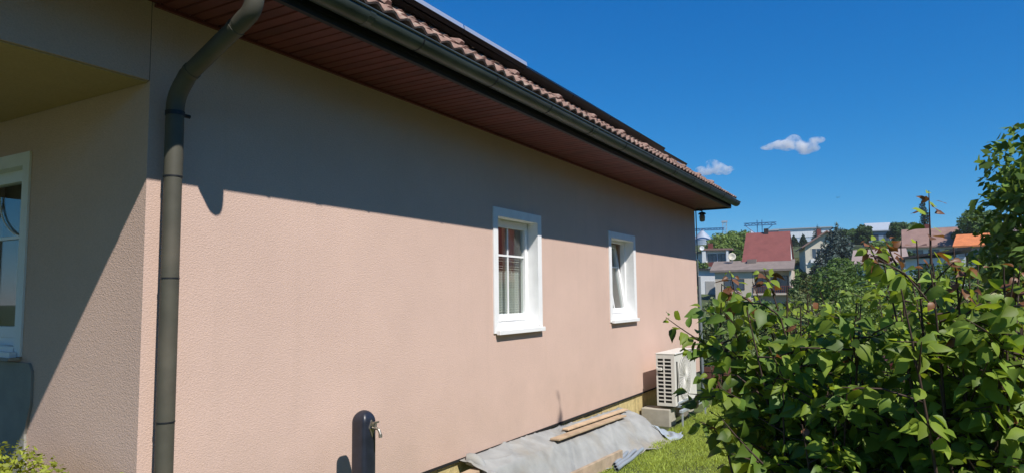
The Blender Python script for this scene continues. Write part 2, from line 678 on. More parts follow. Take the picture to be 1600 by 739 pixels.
# gable triangle
p_tan = math.tan(R_(35.5))
gz = MB()
gz.add([(XE - 0.02, -0.1, ZS + 0.07), (XE - 0.02, 8.1, ZS + 0.07), (XE - 0.02, 4.0, ZS + 0.1 + 4.05 * p_tan),
        (XE - 0.2, -0.1, ZS + 0.07), (XE - 0.2, 8.1, ZS + 0.07), (XE - 0.2, 4.0, ZS + 0.1 + 4.05 * p_tan)],
       [(0, 1, 2), (5, 4, 3), (0, 3, 4, 1), (1, 4, 5, 2), (2, 5, 3, 0)])
gz.build("gable", M_wall, house)
# plinth: insulation boards below the render, with recessed joints
MB().box(XC + 0.302, XE - 0.302, 0.075, TH, GZ - 0.4, -0.001).build("plinth", M_conc, house)
MB().box(XC, XE, -0.006, 0.03, -0.022, -0.0015).build("drip_profile", M_black, house)
bx = XC + 0.31
k = 0
while bx < XE - 0.6:
    w = 0.56 + 0.03 * (k % 3)
    d = 0.003 * ((k * 7) % 4)
    MB().box(bx, bx + w - 0.008, 0.022 + d, 0.074, GZ - 0.25, -0.024).build("insulation_board", M_foam, house)
    bx += w
    k += 1

# ---- soffit boards (run out from the wall), fascia, wall batten
bw = 0.09
sm = MB()
ln = 0.61
sm.v = [(0.002, 0, 0.0), (bw - 0.004, 0, 0.0), (bw - 0.004, -ln, 0.0), (0.002, -ln, 0.0),
        (0.008, 0, -0.010), (bw - 0.010, 0, -0.010), (bw - 0.010, -ln, -0.010), (0.008, -ln, -0.010)]
sm.f = [(0, 1, 2, 3), (7, 6, 5, 4), (0, 4, 5, 1), (1, 5, 6, 2), (2, 6, 7, 3), (3, 7, 4, 0)]
board = sm.mesh("soffit_board", M_soffit)
x = 0.6
while x + bw <= XR - 0.005:
    link("soffit_board", board, house, (x, -0.004, ZS + 0.010 + random.uniform(-0.0015, 0.0015)))
    x += bw
MB().box(X0, XR, -0.66, 0.0, ZS + 0.014, ZS + 0.03).build("soffit_backing", M_black, house)
MB().box(XC + 0.01, XE, -0.022, -0.0005, ZS - 0.021, ZS - 0.003).build("soffit_batten", M_soffit, house)
MB().box(X0, XR, -0.655, -0.622, ZS - 0.025, ZS + 0.125).build("fascia", M_dark, house)
MB().box(XR + 0.001, XR + 0.03, -0.62, 0.15, ZS - 0.022, ZS + 0.16).build("eaves_end_board", M_dark, house)

# ---- roof slab and tiles
PIT = R_(36)
EY, EZ = -0.745, 3.145


def T(s, h):
    return (EY + s * math.cos(PIT) - h * math.sin(PIT), EZ + s * math.sin(PIT) + h * math.cos(PIT))


def slab(to, x0, x1, s0, s1, h0, h1):
    vs = []
    for xx in (x0, x1):
        for s, h in ((s0, h0), (s1, h0), (s1, h1), (s0, h1)):
            y, z = T(s, h)
            vs.append((xx, y, z))
    to.add(vs, [(0, 1, 2, 3), (7, 6, 5, 4), (0, 4, 5, 1), (1, 5, 6, 2), (2, 6, 7, 3), (3, 7, 4, 0)])


SL = 6.02
rd = MB()
slab(rd, X0, XR - 0.01, 0.06, SL, -0.11, -0.045)
rd.build("roof_deck", M_black, house)
rb = MB()
yr, zr = T(SL, -0.045)
rb.add([(X0, yr, zr), (XR - 0.01, yr, zr), (XR - 0.01, 2 * yr + 0.75, EZ), (X0, 2 * yr + 0.75, EZ),
        (X0, yr, zr - 0.07), (XR - 0.01, yr, zr - 0.07), (XR - 0.01, 2 * yr + 0.75, EZ - 0.07), (X0, 2 * yr + 0.75, EZ - 0.07)],
       [(0, 1, 2, 3), (7, 6, 5, 4), (0, 4, 5, 1), (1, 5, 6, 2), (2, 6, 7, 3), (3, 7, 4, 0)])
rb.build("rear_roof", M_tile, house)

TW, TE, TL = 0.30, 0.34, 0.42
NSEG = 12


def tile_geo():
    v, f = [], []
    for top in (1, 0):
        for (s, lift) in ((0.0, 0.024), (TL, 0.0)):
            for i in range(NSEG + 1):
                xx = TW * i / NSEG
                hh = 0.029 * (0.5 - 0.5 * math.cos(4 * math.pi * i / NSEG)) ** 0.8 + lift - (0 if top else 0.016)
                v.append((xx + 0.0005, s, hh))
    n = NSEG + 1
    for i in range(NSEG):
        f.append((i, i + 1, n + i + 1, n + i))                       # top
        f.append((2 * n + i + 1, 2 * n + i, 3 * n + i, 3 * n + i + 1))   # underside
        f.append((i + 1, i, 2 * n + i, 2 * n + i + 1))                   # front edge
    f.append((0, n, 3 * n, 2 * n))
    f.append((n - 1, 2 * n - 1 + 2 * n, 0, 0)[:0] or (n - 1, 3 * n - 1, 4 * n - 1, 2 * n - 1))
    return np.array(v), f


tv, tf = tile_geo()
tme = bpy.data.meshes.new("roof_tile")
tme.from_pydata([tuple(q) for q in tv], [], tf)
tme.materials.append(M_tile)
for pgl in tme.polygons:
    pgl.use_smooth = pgl.index % 3 == 0 and pgl.index < NSEG * 3
tme.update()
rowM = Matrix.Rotation(PIT, 4, 'X')
cols = int((XR - 0.02 - 1.1) / TW)
cx0 = XR - cols * TW
rows_ind = 300 // cols
restV, restF = [], []
tq = np.array([q for q in tf if len(q) == 4])
for r in range(17):
    y, z = T(0.0 + r * TE, 0.0)
    c0 = 0 if r < rows_ind else -14
    for c in range(-14, cols):
        ind = r < rows_ind and c >= 0
        xx = cx0 + c * TW
        jig = random.uniform(-0.004, 0.004)
        if ind:
            o = link("roof_tile", tme, house, (xx, y + jig, z + random.uniform(0, 0.004)))
            o.rotation_euler = (PIT + random.uniform(-0.008, 0.008), random.uniform(-0.008, 0.008), random.uniform(-0.006, 0.006))
        else:
            p = tv.copy()
            p[:, 0] += xx
            s_, h_ = p[:, 1] + r * TE, p[:, 2].copy()
            p[:, 1] = EY + s_ * math.cos(PIT) - h_ * math.sin(PIT)
            p[:, 2] = EZ + s_ * math.sin(PIT) + h_ * math.cos(PIT)
            restF.append(tq + len(restV) * len(tv))
            restV.append(p)
rt = link("far_roof_tiles", np_mesh("far_roof_tiles", np.concatenate(restV), np.concatenate(restF), M_tile), house)
rt['kind'] = 'stuff'
# snow-guard noses on the second course
gm = MB()
gm.add([(-0.035, -0.01, 0.0), (0.035, -0.01, 0.0), (0.04, 0.10, 0.0), (-0.04, 0.10, 0.0), (-0.022, -0.012, 0.028), (0.022, -0.012, 0.028), (0.018, 0.025, 0.034), (-0.018, 0.025, 0.034)],
       [(3, 2, 1, 0), (4, 5, 6, 7), (0, 1, 5, 4), (1, 2, 6, 5), (2, 3, 7, 6), (3, 0, 4, 7)])
gme = gm.mesh("snow_guard", M_tile)
for c in range(1, cols, 3):
    y, z = T(TE + 0.05, 0.054)
    o = link("snow_guard", gme, house, (cx0 + c * TW + 0.075, y, z))
    o.rotation_euler = (PIT, 0, 0)
# verge strip
vg = MB()
slab(vg, XR - 0.008, XR + 0.03, 0.05, SL, -0.14, 0.005)
vg.build("verge_board", M_dark, house)

# ---- gutter
GY, GZc, GR = -0.735, 3.10, 0.075
XG = XR + 0.06


def gutter_shell(x0, x1, r, th, name, parent, material):
    g = MB()
    n = 12
    prof = []
    for i in range(n + 1):
        a = math.pi + math.pi * i / n
        prof.append((GY + r * math.cos(a), GZc + r * math.sin(a)))
    inner = [(GY + (r - th) * math.cos(math.pi + math.pi * i / n), GZc + (r - th) * math.sin(math.pi + math.pi * i / n)) for i in range(n, -1, -1)]
    loop = prof + inner
    k_ = len(loop)
    vs = [(x0, y, z) for y, z in loop] + [(x1, y, z) for y, z in loop]
    fs = [(i, k_ + i, k_ + (i + 1) % k_, (i + 1) % k_) for i in range(k_)]
    for i in range(n):
        fs.append((i, i + 1, k_ - 2 - i, k_ - 1 - i))
        fs.append((k_ + i + 1, k_ + i, k_ + k_ - 1 - i, k_ + k_ - 2 - i))
    g.add(vs, fs)
    return g.build(name, material, parent, smooth=False)


gut = gutter_shell(X0, XG, GR, 0.004, "gutter", house, M_gutter)
for pg in gut.data.polygons:
    pg.use_smooth = len(pg.vertices) == 4
MB().tube([(X0, GY - GR - 0.002, GZc + 0.002), (XG, GY - GR - 0.002, GZc + 0.002)], 0.0085, 8).build("gutter_bead", M_gutter, gut, smooth=True)
ge = MB()
nn = 10
ev = [(XG + 0.001, GY + GR * math.cos(math.pi + math.pi * i / nn), GZc + GR * math.sin(math.pi + math.pi * i / nn)) for i in range(nn + 1)]
ge.add(ev + [(v[0] + 0.004, v[1], v[2]) for v in ev], [tuple(range(nn + 1)), tuple(range(2 * nn + 1, nn, -1))])
ge.build("gutter_end", M_gutter, gut)
xb = 0.75
while xb < XR:
    gutter_shell(xb, xb + 0.012, GR + 0.0035, 0.003, "gutter_bracket", gut, M_dark)
    xb += 0.93
# small seams (soldered sleeves)
for xb in (3.02, 6.4, 9.2):
    gutter_shell(xb, xb + 0.05, GR + 0.0025, 0.002, "gutter_sleeve", gut, M_gutter)

# ---- near downpipe
PX, PR = 2.268, 0.047


def arc(pts, n=6):
    """round off the corners of a polyline with short quadratic curves"""
    out = [Vector(pts[0])]
    for i in range(1, len(pts) - 1):
        a, b, c = Vector(pts[i - 1]), Vector(pts[i]), Vector(pts[i + 1])
        d1 = min(0.075, (a - b).length * 0.45)
        d2 = min(0.075, (c - b).length * 0.45)
        p0, p2 = b + (a - b).normalized() * d1, b + (c - b).normalized() * d2
        for k_ in range(n + 1):
            t = k_ / n
            out.append(p0 * (1 - t) ** 2 + b * 2 * t * (1 - t) + p2 * t * t)
    out.append(Vector(pts[-1]))
    return out


dp = MB().tube(arc([(PX, -0.095, 2.32), (PX, -0.095, 2.49), (PX, -0.20, 2.60)]), PR * 0.99, 24).build("downpipe", M_pipe, house, smooth=True)
MB().tube([(PX, -0.20, 2.60), (PX, -0.62, 2.80)], PR * 0.955, 24).build("sloping_section", M_pipe, dp, smooth=True)
MB().tube(arc([(PX, -0.60, 2.79), (PX, -0.712, 2.845), (PX, -0.722, 3.03)]), PR * 0.99, 24).build("outlet_elbow", M_pipe, dp, smooth=True)
for (a, b, q) in ((2.335, 2.06, 1.0), (2.09, 1.515, 0.965), (1.53, 0.77, 0.985), (0.785, GZ - 0.1, 0.965)):
    MB().tube([(PX, -0.095, a), (PX, -0.095, b)], PR * q, 24).build("pipe_section", M_pipe, dp, smooth=True)
for zz in (2.055, 1.513, 0.768):
    MB().tube([(PX, -0.095, zz + 0.005), (PX, -0.095, zz - 0.003)], PR * 1.018, 24).build("pipe_joint", M_dark, dp, smooth=True)
pc = MB()
for zz in (2.40,):
    pc.tube([(PX, -0.095, zz + 0.012), (PX, -0.095, zz - 0.012)], PR * 1.06, 24)
pc.build("pipe_clip", M_dark, dp, smooth=True)
MB().tube([(PX + 0.045, -0.10, 2.40), (PX + 0.085, -0.10, 2.40)], 0.011, 8).build("clip_bolt", M_dark, dp)
d_ = Vector((0, -0.42, 0.2)).normalized()
for t in (0.02, 0.40):
    q = Vector((PX, -0.20, 2.60)) + d_ * t
    MB().tube([q, q + d_ * 0.02], PR * 1.03, 24).build("pipe_collar", M_pipe, dp, smooth=True)

M_corner = mat("blue_grey_pipe", (0.15, 0.18, 0.20), rough=0.6, var=0.15)
# ---- far corner downpipe, lamp under the far eaves
fp = MB().tube([(XE + 0.055, -0.03, 1.75), (XE + 0.055, -0.03, GZ - 0.1)], 0.03, 12).build("corner_pipe", M_corner, house, smooth=True)
MB().tube([(XE + 0.03, -0.02, ZS - 0.02), (XE + 0.03, -0.02, 1.74)], 0.010, 8).build("corner_cable", M_corner, house, smooth=True)
lamp = thing("outdoor_lamp", "small grey lantern hung under the far corner of the eaves", "lamp", (XE + 0.17, -0.10, 2.78), world=True)
MB().lathe((XE + 0.17, -0.10, 2.76), [(0.025, 0.02), (0.048, 0.035), (0.055, 0.12), (0.04, 0.16)], 14).build("lantern_body", M_lampglass, lamp, smooth=True)
MB().lathe((XE + 0.17, -0.10, 2.921), [(0.075, 0), (0.06, 0.03), (0.02, 0.045)], 14).build("lantern_cap", M_dark, lamp, smooth=True)
MB().tube([(XE + 0.17, -0.10, 2.965), (XE + 0.17, -0.10, 2.985), (XE + 0.0, -0.06, 2.985)], 0.012, 8).build("bracket", M_dark, lamp)


# ---- windows
def window(origin, u, n, w, h, depth, tilt=0.0, tw=0.075, bars=True, arch=False, sill=True, label=None):
    """origin: lower near corner of the opening on the wall face; u along the wall, n INTO the wall."""
    o, u, n = Vector(origin), Vector(u), Vector(n)
    zv = Vector((0, 0, 1))

    def B(to, a0, a1, d0, d1, z0, z1, f=None):
        vs = []
        for zz in (z0, z1):
            for aa, dd in ((a0, d0), (a1, d0), (a1, d1), (a0, d1)):
                q = (aa, dd, zz) if f is None else f(aa, dd, zz)
                vs.append(o + u * q[0] + n * q[1] + zv * q[2])
        fs = [(0, 3, 2, 1), (4, 5, 6, 7), (0, 1, 5, 4), (1, 2, 6, 5), (2, 3, 7, 6), (3, 0, 4, 7)]
        if u.cross(n).z < 0:
            fs = [tuple(reversed(q)) for q in fs]
        to.add(vs, fs)
    P = 0.014
    e = 0.001
    # outer frame fixed in the reveal
    fr = MB()
    ft = 0.045
    B(fr, e, ft, depth, depth + 0.07, e, h - e)
    B(fr, w - ft, w - e, depth, depth + 0.07, e, h - e)
    B(fr, ft, w - ft, depth, depth + 0.069, h - ft, h - e)
    B(fr, ft, w - ft, depth, depth + 0.069, e, ft + 0.02)
    win = fr.build("window", M_white, house, bevel=0.004)
    if label:
        win['label'] = label
    # painted surround on the wall and lining of the reveal
    tr = MB()
    B(tr, -tw, -0.0, -P, -0.001, -0.05, h + tw)
    B(tr, w, w + tw, -P, -0.001, -0.05, h + tw)
    B(tr, 0.0, w, -P, -0.001, h, h + tw)
    B(tr, 0.0, 0.012, -P + 0.001, depth - e, 0.0, h)
    B(tr, w - 0.012, w, -P + 0.001, depth - e, 0.0, h)
    B(tr, 0.012, w - 0.012, -P + 0.001, depth - e, h - 0.012, h - 0.0005)
    tr.build("window_surround", M_trim, win)
    if sill:
        si = MB()
        B(si, -tw * 0.5, w + tw * 0.85, -0.055, -P - 0.001, -0.066, -0.022)
        B(si, 0.013, w - 0.013, -P - 0.0005, depth - e, -0.04, 0.010)
        si.build("window_sill", M_white, win, bevel=0.004)
    # sash, tipped inwards about its lower edge when tilt > 0
    ca, sa = math.cos(tilt), math.sin(tilt)

    def f(a, d, zz):
        z2 = zz - 0.06
        d2 = d - depth - 0.02
        return (a, depth + 0.02 + d2 * ca + z2 * sa, 0.06 + z2 * ca - d2 * sa)
    st = 0.055
    a0, a1, z0, z1 = ft - 0.008, w - ft + 0.008, ft + 0.012, h - ft + 0.008
    sh = MB()
    yb0, yb1 = depth - 0.012, depth + 0.045
    B(sh, a0, a0 + st, yb0, yb1, z0, z1, f)
    B(sh, a1 - st, a1, yb0, yb1, z0, z1, f)
    B(sh, a0 + st, a1 - st, yb0, yb1, z1 - st, z1, f)
    B(sh, a0 + st, a1 - st, yb0, yb1, z0, z0 + st + 0.015, f)
    sh.build("sash", M_white, win, bevel=0.003)
    pn = MB()
    B(pn, a0 + st - 0.004, a1 - st + 0.004, depth + 0.018, depth + 0.021, z0 + st, z1 - st, f)
    pn.build("pane", M_glass, win)
    if bars:
        gb = MB()
        am = (a0 + a1) / 2
        zb = z0 + st + (z1 - z0 - 2 * st) * 0.68
        B(gb, am - 0.010, am + 0.010, depth + 0.006, depth + 0.016, z0 + st + 0.016, z1 - st - 0.001, f)
        gb.build("glazing_bar", M_white, win)
        gb = MB()
        B(gb, a0 + st + 0.001, a1 - st - 0.001, depth + 0.005, depth + 0.0155, zb - 0.010, zb + 0.010, f)
        gb.build("glazing_bar", M_white, win)
    if arch:
        ah = (a0 + a1) / 2
        hw = (a1 - a0) / 2 - st
        zt = z0 + st + (z1 - z0 - 2 * st) * 0.62
        for sgn in (-1, 1):
            g = MB()
            pts = []
            for i in range(11):
                t = i / 10 * math.pi / 2
                pts.append(o + u * (ah + sgn * hw * (1 - math.sin(t)) * 1.0) + n * (depth + 0.008) + zv * (zt + hw * 0.75 * (1 - math.cos(t))))
            g.tube(pts, 0.006, 6)
            g.build("arched_bar", M_white, win, smooth=True)
        g = MB()
        B(g, a0 + st + 0.001, a1 - st - 0.001, depth + 0.004, depth + 0.016, zt - 0.01, zt + 0.01)
        g.build("glazing_bar", M_white, win)
        g = MB()
        B(g, ah - 0.009, ah + 0.009, depth + 0.0045, depth + 0.0155, z0 + st + 0.016, zt - 0.011)
        g.build("glazing_bar", M_white, win)
    return win


w1 = window((WIN[0][0], 0, WIN[0][2]), (1, 0, 0), (0, 1, 0), WIN[0][1] - WIN[0][0], WIN[0][3] - WIN[0][2], 0.115,
            label="shut white window with crossed glazing bars")
w2 = window((WIN[1][0], 0, WIN[1][2]), (1, 0, 0), (0, 1, 0), WIN[1][1] - WIN[1][0], WIN[1][3] - WIN[1][2], 0.115, tilt=R_(8.5),
            label="white window with its sash tipped inwards at the top")
w3 = window((XC, PW[0], PW[2]), (0, 1, 0), (1, 0, 0), PW[1] - PW[0], PW[3] - PW[2], 0.06, bars=False, arch=True, tw=0.07,
            label="white porch window with arched glazing bars")
# rooms behind the windows (one lined box), curtains and blinds
rm = MB()


def roombox(x0, x1, y0, y1, z0, z1):
    rm.add([(x0, y0, z0), (x1, y0, z0), (x1, y1, z0), (x0, y1, z0), (x0, y0, z1), (x1, y0, z1), (x1, y1, z1), (x0, y1, z1)],
           [(0, 1, 2, 3), (7, 6, 5, 4), (1, 5, 6, 2), (2, 6, 7, 3), (3, 7, 4, 0)])


roombox(5.0, 7.4, TH + 0.02, 3.4, 0.0, 2.6)
roombox(8.0, 10.2, TH + 0.02, 3.4, 0.0, 2.6)
roombox(XC + 0.32, 4.4, TH + 0.03, 3.45, 0.0, 2.6)
rm.build("inner_room", M_room, house)


def curtain(name, p0, p1, z0, z1, parent, material, waves=9, amp=0.02):
    p0, p1 = Vector(p0), Vector(p1)
    nrm = Vector((-(p1 - p0).y, (p1 - p0).x, 0)).normalized()
    g = MB()
    N = waves * 8
    vs = []
    for zz in (z0, z1):
        for i in range(N + 1):
            t = i / N
            vs.append(p0.lerp(p1, t) + nrm * amp * (math.sin(t * waves * 2 * math.pi) + 0.4 * math.sin(t * waves * 5.1)) + Vector((0, 0, zz)))
    g.add(vs, [(i, i + 1, N + 2 + i, N + 1 + i) for i in range(N)])
    return g.build(name, material, parent, smooth=True)


curtain("curtain", (5.78, 0.205, 0), (6.60, 0.205, 0), 1.0, 1.66, w1, M_lace, 12, 0.012)
curtain("curtain", (6.38, 0.29, 0), (6.66, 0.29, 0), 1.0, 2.2, w1, M_lace, 5)
curtain("curtain", (9.1, 0.40, 0), (9.57, 0.40, 0), 1.0, 2.0, w2, M_lace, 7)
curtain("curtain", (XC + 0.4, 1.0, 0), (XC + 0.4, 2.2, 0), 1.0, 1.62, w3, M_lace, 11)
for i in range(24):                                             # venetian blind behind the left window
    zz = 1.20 + i * 0.026
    g = MB()
    g.obox((6.18, 0.19, zz), (0.38, 0, 0), (0, 0.004, 0.0015), (0, 0, 0.0008))
    g.build("blind_slat", M_lace, w1)

# unfinished grey plaster patch below the porch window, with broken sill edge
pp = MB()
prof = [(1.075, 0.40), (1.10, 0.62), (1.045, 0.80), (1.05, 0.99), (1.085, 1.035), (1.30, 1.037), (2.3, 1.037), (2.3, 0.2), (1.12, 0.2)]
nP = len(prof)
pp.add([(XC - 0.016, y, z) for y, z in prof] + [(XC - 0.001, y, z) for y, z in prof],
       [tuple(range(nP)), tuple(range(2 * nP - 1, nP - 1, -1))] + [(i, nP + i, nP + (i + 1) % nP, (i + 1) % nP) for i in range(nP)])
pp.build("plaster_patch", M_plaster, house)
bs = MB()
bs.obox((XC - 0.045, 1.47, 1.058), (0.035, 0.004, 0), (0, 0.28, 0.0), (0.006, 0, 0.008))
bs.build("broken_sill", M_conc, house)

# ------------------------------------------------------------------ solar panels on the roof
PS0, PH = 0.70, 0.115


def panel_mesh(w, l):
    fr = MB()
    t, hgt = 0.03, 0.04
    for a0, a1, b0, b1 in ((0, w, 0, t), (0, w, l - t, l), (0, t, t, l - t), (w - t, w, t, l - t)):
        fr.box(a0, a1, b0, b1, 0, hgt)
    gl = MB().box(t, w - t, t, l - t, hgt - 0.012, hgt - 0.004)
    return fr, gl


pw = 1.13
px = 10.45 - 12 * pw
frm, gl_ = panel_mesh(pw - 0.02, 1.75)
me_sil = frm.mesh("panel_frame_bright", M_silver)
me_blk = frm.mesh("panel_frame", M_panelframe)
me_gl = gl_.mesh("panel_glass", M_pv)
for i in range(12):
    hh = PH
    bright = i < 8
    y, z = T(PS0 - (0.0 if not bright else 0.01), hh + (0.012 if bright else 0.0))
    xx = px + i * pw
    if xx + pw < 2.6:
        continue
    t = thing("solar_panel", "", "solar panel", (xx, y, z), group="solar panels in a row on the tiled roof")
    t.rotation_euler = (PIT, 0, 0)
    names = {8: "black framed solar panel next beyond those with added glare strips on the roof",
             9: "black framed solar panel second beyond those with added glare strips",
             10: "black framed solar panel next to last at the far gable end",
             11: "black framed solar panel last of the row at the far gable end"}
    order = ["first", "second", "third", "fourth", "fifth", "sixth", "seventh", "eighth"]
    t['label'] = names.get(i, "solar panel with an added glare strip, %s of them seen from the near end of the gutter" % order[max(0, i - 5)])
    link("panel_frame", me_blk, t)
    if bright:
        MB().add([(0.001, -0.004, 0.0405), (0.001, 0.026, 0.070), (0.001, 0.026, 0.0405), (pw - 0.021, -0.004, 0.0405), (pw - 0.021, 0.026, 0.070), (pw - 0.021, 0.026, 0.0405)],
                 [(0, 1, 2), (5, 4, 3), (0, 3, 4, 1), (1, 4, 5, 2), (2, 5, 3, 0)]).build("glare_strip", M_silver, t)  # added slanted strip, shaped to catch the sun like glare on the glass
    link("panel_glass", me_gl, t)
for s, lab in ((0.86, "lower dark rail carrying the solar panels, running past them over the tiles"),
               (2.0, "upper dark rail under the solar panels")):
    rl = MB()
    slab(rl, 1.4, 12.2 if s < 1 else 10.5, s, s + 0.04, 0.062, PH - 0.003)
    rob = rl.mesh("mounting_rail", M_panelframe)
    y, z = T(s, 0.062)
    t = thing("mounting_rail", lab, "rail", (1.4, y, z), world=True)
    link("rail_profile", rob, t)
    for xx in np.arange(1.7, 12.1 if s < 1 else 10.4, 1.2):
        hk = MB()
        slab(hk, xx, xx + 0.03, s + 0.005, s + 0.035, 0.02, 0.0615)
        hk.build("roof_hook", M_panelframe, t)

# ------------------------------------------------------------------ air-conditioning unit by the far corner
AX0, AX1, AY0, AY1, AZ0, AZ1 = 9.74, 10.86, -0.525, -0.24, -0.17, 0.575
ac = thing("air_conditioner", "ivory outdoor air-conditioning unit against the far end of the pink wall", "air conditioner",
           ((AX0 + AX1) / 2, -0.38, -0.2), world=True)
MB().box(AX0 + 0.02, AX1, AY0 + 0.012, AY1, AZ0, AZ1 - 0.02).build("casing", M_ac, ac, bevel=0.012)
MB().box(AX0 + 0.004, AX1 + 0.008, AY0 - 0.004, AY1 + 0.008, AZ1 - 0.021, AZ1).build("top_cover", M_ac, ac, bevel=0.008)
MB().box(AX0 + 0.012, AX0 + 0.0195, AY0 + 0.03, AY1 - 0.02, AZ0 + 0.02, AZ1 - 0.03).build("dark_backing", M_black, ac)  # dark panel: shade of the grille openings put into its colour
gA, gB = AY0 + 0.014, AY1 - 0.004
for yy, wd in ((gA, 0.05), ((gA + gB) / 2 + 0.01, 0.02), (gB - 0.022, 0.022)):
    MB().box(AX0 - 0.001, AX0 + 0.011, yy, yy + wd, AZ0 + 0.004, AZ1 - 0.024).build("grille_post", M_ac, ac)
for i in range(13):
    zz = AZ0 + 0.035 + i * (AZ1 - AZ0 - 0.10) / 12
    if i in (0, 12):
        MB().box(AX0 + 0.0005, AX0 + 0.0105, gA + 0.051, gB - 0.023, zz - 0.03 if i == 0 else zz - 0.012, zz + 0.012 if i == 0 else zz + 0.038).build("grille_bar", M_ac, ac)
    else:
        MB().box(AX0 + 0.0005, AX0 + 0.0105, gA + 0.051, gB - 0.023, zz - 0.0085, zz + 0.0085).build("grille_bar", M_ac, ac)
MB().box(AX0 - 0.03, AX0 - 0.002, (gA + gB) / 2 + 0.045, gB - 0.01, AZ1 - 0.245, AZ1 - 0.205).build("handle", M_ac, ac, bevel=0.005)
# front: flat disc with the fan opening's shade in its grey, ring and wires
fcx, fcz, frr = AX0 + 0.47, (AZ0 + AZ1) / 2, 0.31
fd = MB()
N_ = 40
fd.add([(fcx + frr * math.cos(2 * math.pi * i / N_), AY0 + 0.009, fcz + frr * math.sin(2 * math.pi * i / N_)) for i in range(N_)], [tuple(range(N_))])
fd.build("fan_shade_disc", mat("grille_shadow", (0.40, 0.39, 0.36), rough=0.8), ac)
for rr_ in (0.31, 0.255, 0.20, 0.145, 0.09):
    MB().tube([(fcx + rr_ * math.cos(2 * math.pi * i / N_), AY0 - 0.004, fcz + rr_ * math.sin(2 * math.pi * i / N_)) for i in range(N_ + 1)],
              0.005 if rr_ > 0.3 else 0.003, 6, cap=False).build("fan_ring", M_ac, ac, smooth=True)
sp = MB()
for i in range(36):
    a = 2 * math.pi * i / 36
    sp.tube([(fcx + 0.05 * math.cos(a), AY0 - 0.006, fcz + 0.05 * math.sin(a)), (fcx + 0.305 * math.cos(a + 0.25), AY0 - 0.002, fcz + 0.305 * math.sin(a + 0.25))], 0.004, 4)
sp.build("fan_wires", M_ac, ac)
MB().lathe((0, 0, 0), [(0.055, 0), (0.05, 0.006)], 16)
hb = MB()
hb.add([(fcx + 0.055 * math.cos(2 * math.pi * i / 16), AY0 - 0.012, fcz + 0.055 * math.sin(2 * math.pi * i / 16)) for i in range(16)], [tuple(range(16))])
hb.build("fan_hub", M_ac, ac)
MB().box(AX0 + 0.11, AX0 + 0.72, AY0 - 0.006, AY0 + 0.011, AZ0 + 0.028, AZ0 + 0.048).build("front_strip", M_acgrey, ac)
MB().box(AX0 + 0.085, AX0 + 0.10, AY0 - 0.003, AY0 + 0.011, AZ0 + 0.06, AZ1 - 0.12).build("front_slot", M_black, ac)
for xx in (AX0 + 0.16, AX1 - 0.2):
    MB().box(xx, xx + 0.06, AY0 - 0.03, AY1 + 0.03, AZ0 - 0.03, AZ0 - 0.001).build("foot", M_acgrey, ac)
# grey steel rail and its thin legs
rl = thing("support_rail", "pale grey steel rail on thin legs under the air-conditioning unit", "rail", (10.3, -0.60, GZ), world=True)
MB().box(AX0 - 0.05, AX1 + 0.16, -0.62, -0.575, AZ0 - 0.075, AZ0 - 0.035).build("beam", M_acgrey, rl, bevel=0.004)
for xx in (AX0 + 0.0, AX1 + 0.10):
    MB().box(xx, xx + 0.022, -0.612, -0.592, GZ - 0.1, AZ0 - 0.0755).build("leg", M_acgrey, rl)
for xx, lab in ((9.66, "pale concrete block under the near end of the air-conditioning unit"),
                (10.62, "pale concrete block under the far end of the air-conditioning unit")):
    cb = MB().box(-0.15, 0.15, -0.42, -0.0, 0, 0.25).build("concrete_block", M_conc, None, bevel=0.012)
    cb.location = (xx + 0.19, -0.012, GZ - 0.01)
    tag(cb, lab, "block", "concrete blocks carrying the air-conditioning unit")

# ------------------------------------------------------------------ garden standpipe
st = thing("standpipe", "navy rounded garden standpipe with a brass tap in front of the pink wall", "standpipe", (3.55, -0.30, GZ), world=True)
sx, sy, hw = 3.55, -0.30, 0.062


def rsq(c, a, b, z, p=5.0, n=28):
    out = []
    for i in range(n):
        t = 2 * math.pi * i / n
        co, si = math.cos(t), math.sin(t)
        out.append((c[0] + a * math.copysign(abs(co) ** (2 / p), co), c[1] + b * math.copysign(abs(si) ** (2 / p), si), z))
    return out


rings = [rsq((sx, sy), hw, hw, GZ - 0.05), rsq((sx, sy), hw, hw, 0.585)]
for i in range(1, 8):
    t = i / 7 * math.pi / 2
    q = max(math.cos(t), 0.04)
    rings.append(rsq((sx, sy), hw * q, hw * q, 0.585 + 0.075 * math.sin(t), p=5.0 - 2.2 * i / 7))
g = MB()
nr = len(rings[0])
g.v = [v for r in rings for v in r]
for i in range(len(rings) - 1):
    for k in range(nr):
        g.f.append((i * nr + k, i * nr + (k + 1) % nr, (i + 1) * nr + (k + 1) % nr, (i + 1) * nr + k))
g.f.append(tuple((len(rings) - 1) * nr + k for k in range(nr)))
g.build("post", M_post, st, smooth=True)
tp = MB().add([(sx + 0.005, sy - hw - 0.004, 0.60), (sx + 0.035, sy - hw - 0.004, 0.55), (sx + 0.01, sy - hw - 0.004, 0.485), (sx - 0.022, sy - hw - 0.004, 0.55),
               (sx + 0.005, sy - hw + 0.004, 0.60), (sx + 0.035, sy - hw + 0.004, 0.55), (sx + 0.01, sy - hw + 0.004, 0.485), (sx - 0.022, sy - hw + 0.004, 0.55)],
              [(3, 2, 1, 0), (4, 5, 6, 7), (0, 1, 5, 4), (1, 2, 6, 5), (2, 3, 7, 6), (3, 0, 4, 7)]).build("tap_plate", M_chrome, st)
tapy = sy - hw
MB().tube(arc([(sx + 0.006, tapy - 0.004, 0.548), (sx + 0.006, tapy - 0.060, 0.548), (sx + 0.006, tapy - 0.075, 0.512)]), 0.0095, 10).build("tap_spout", M_chrome, st, smooth=True)
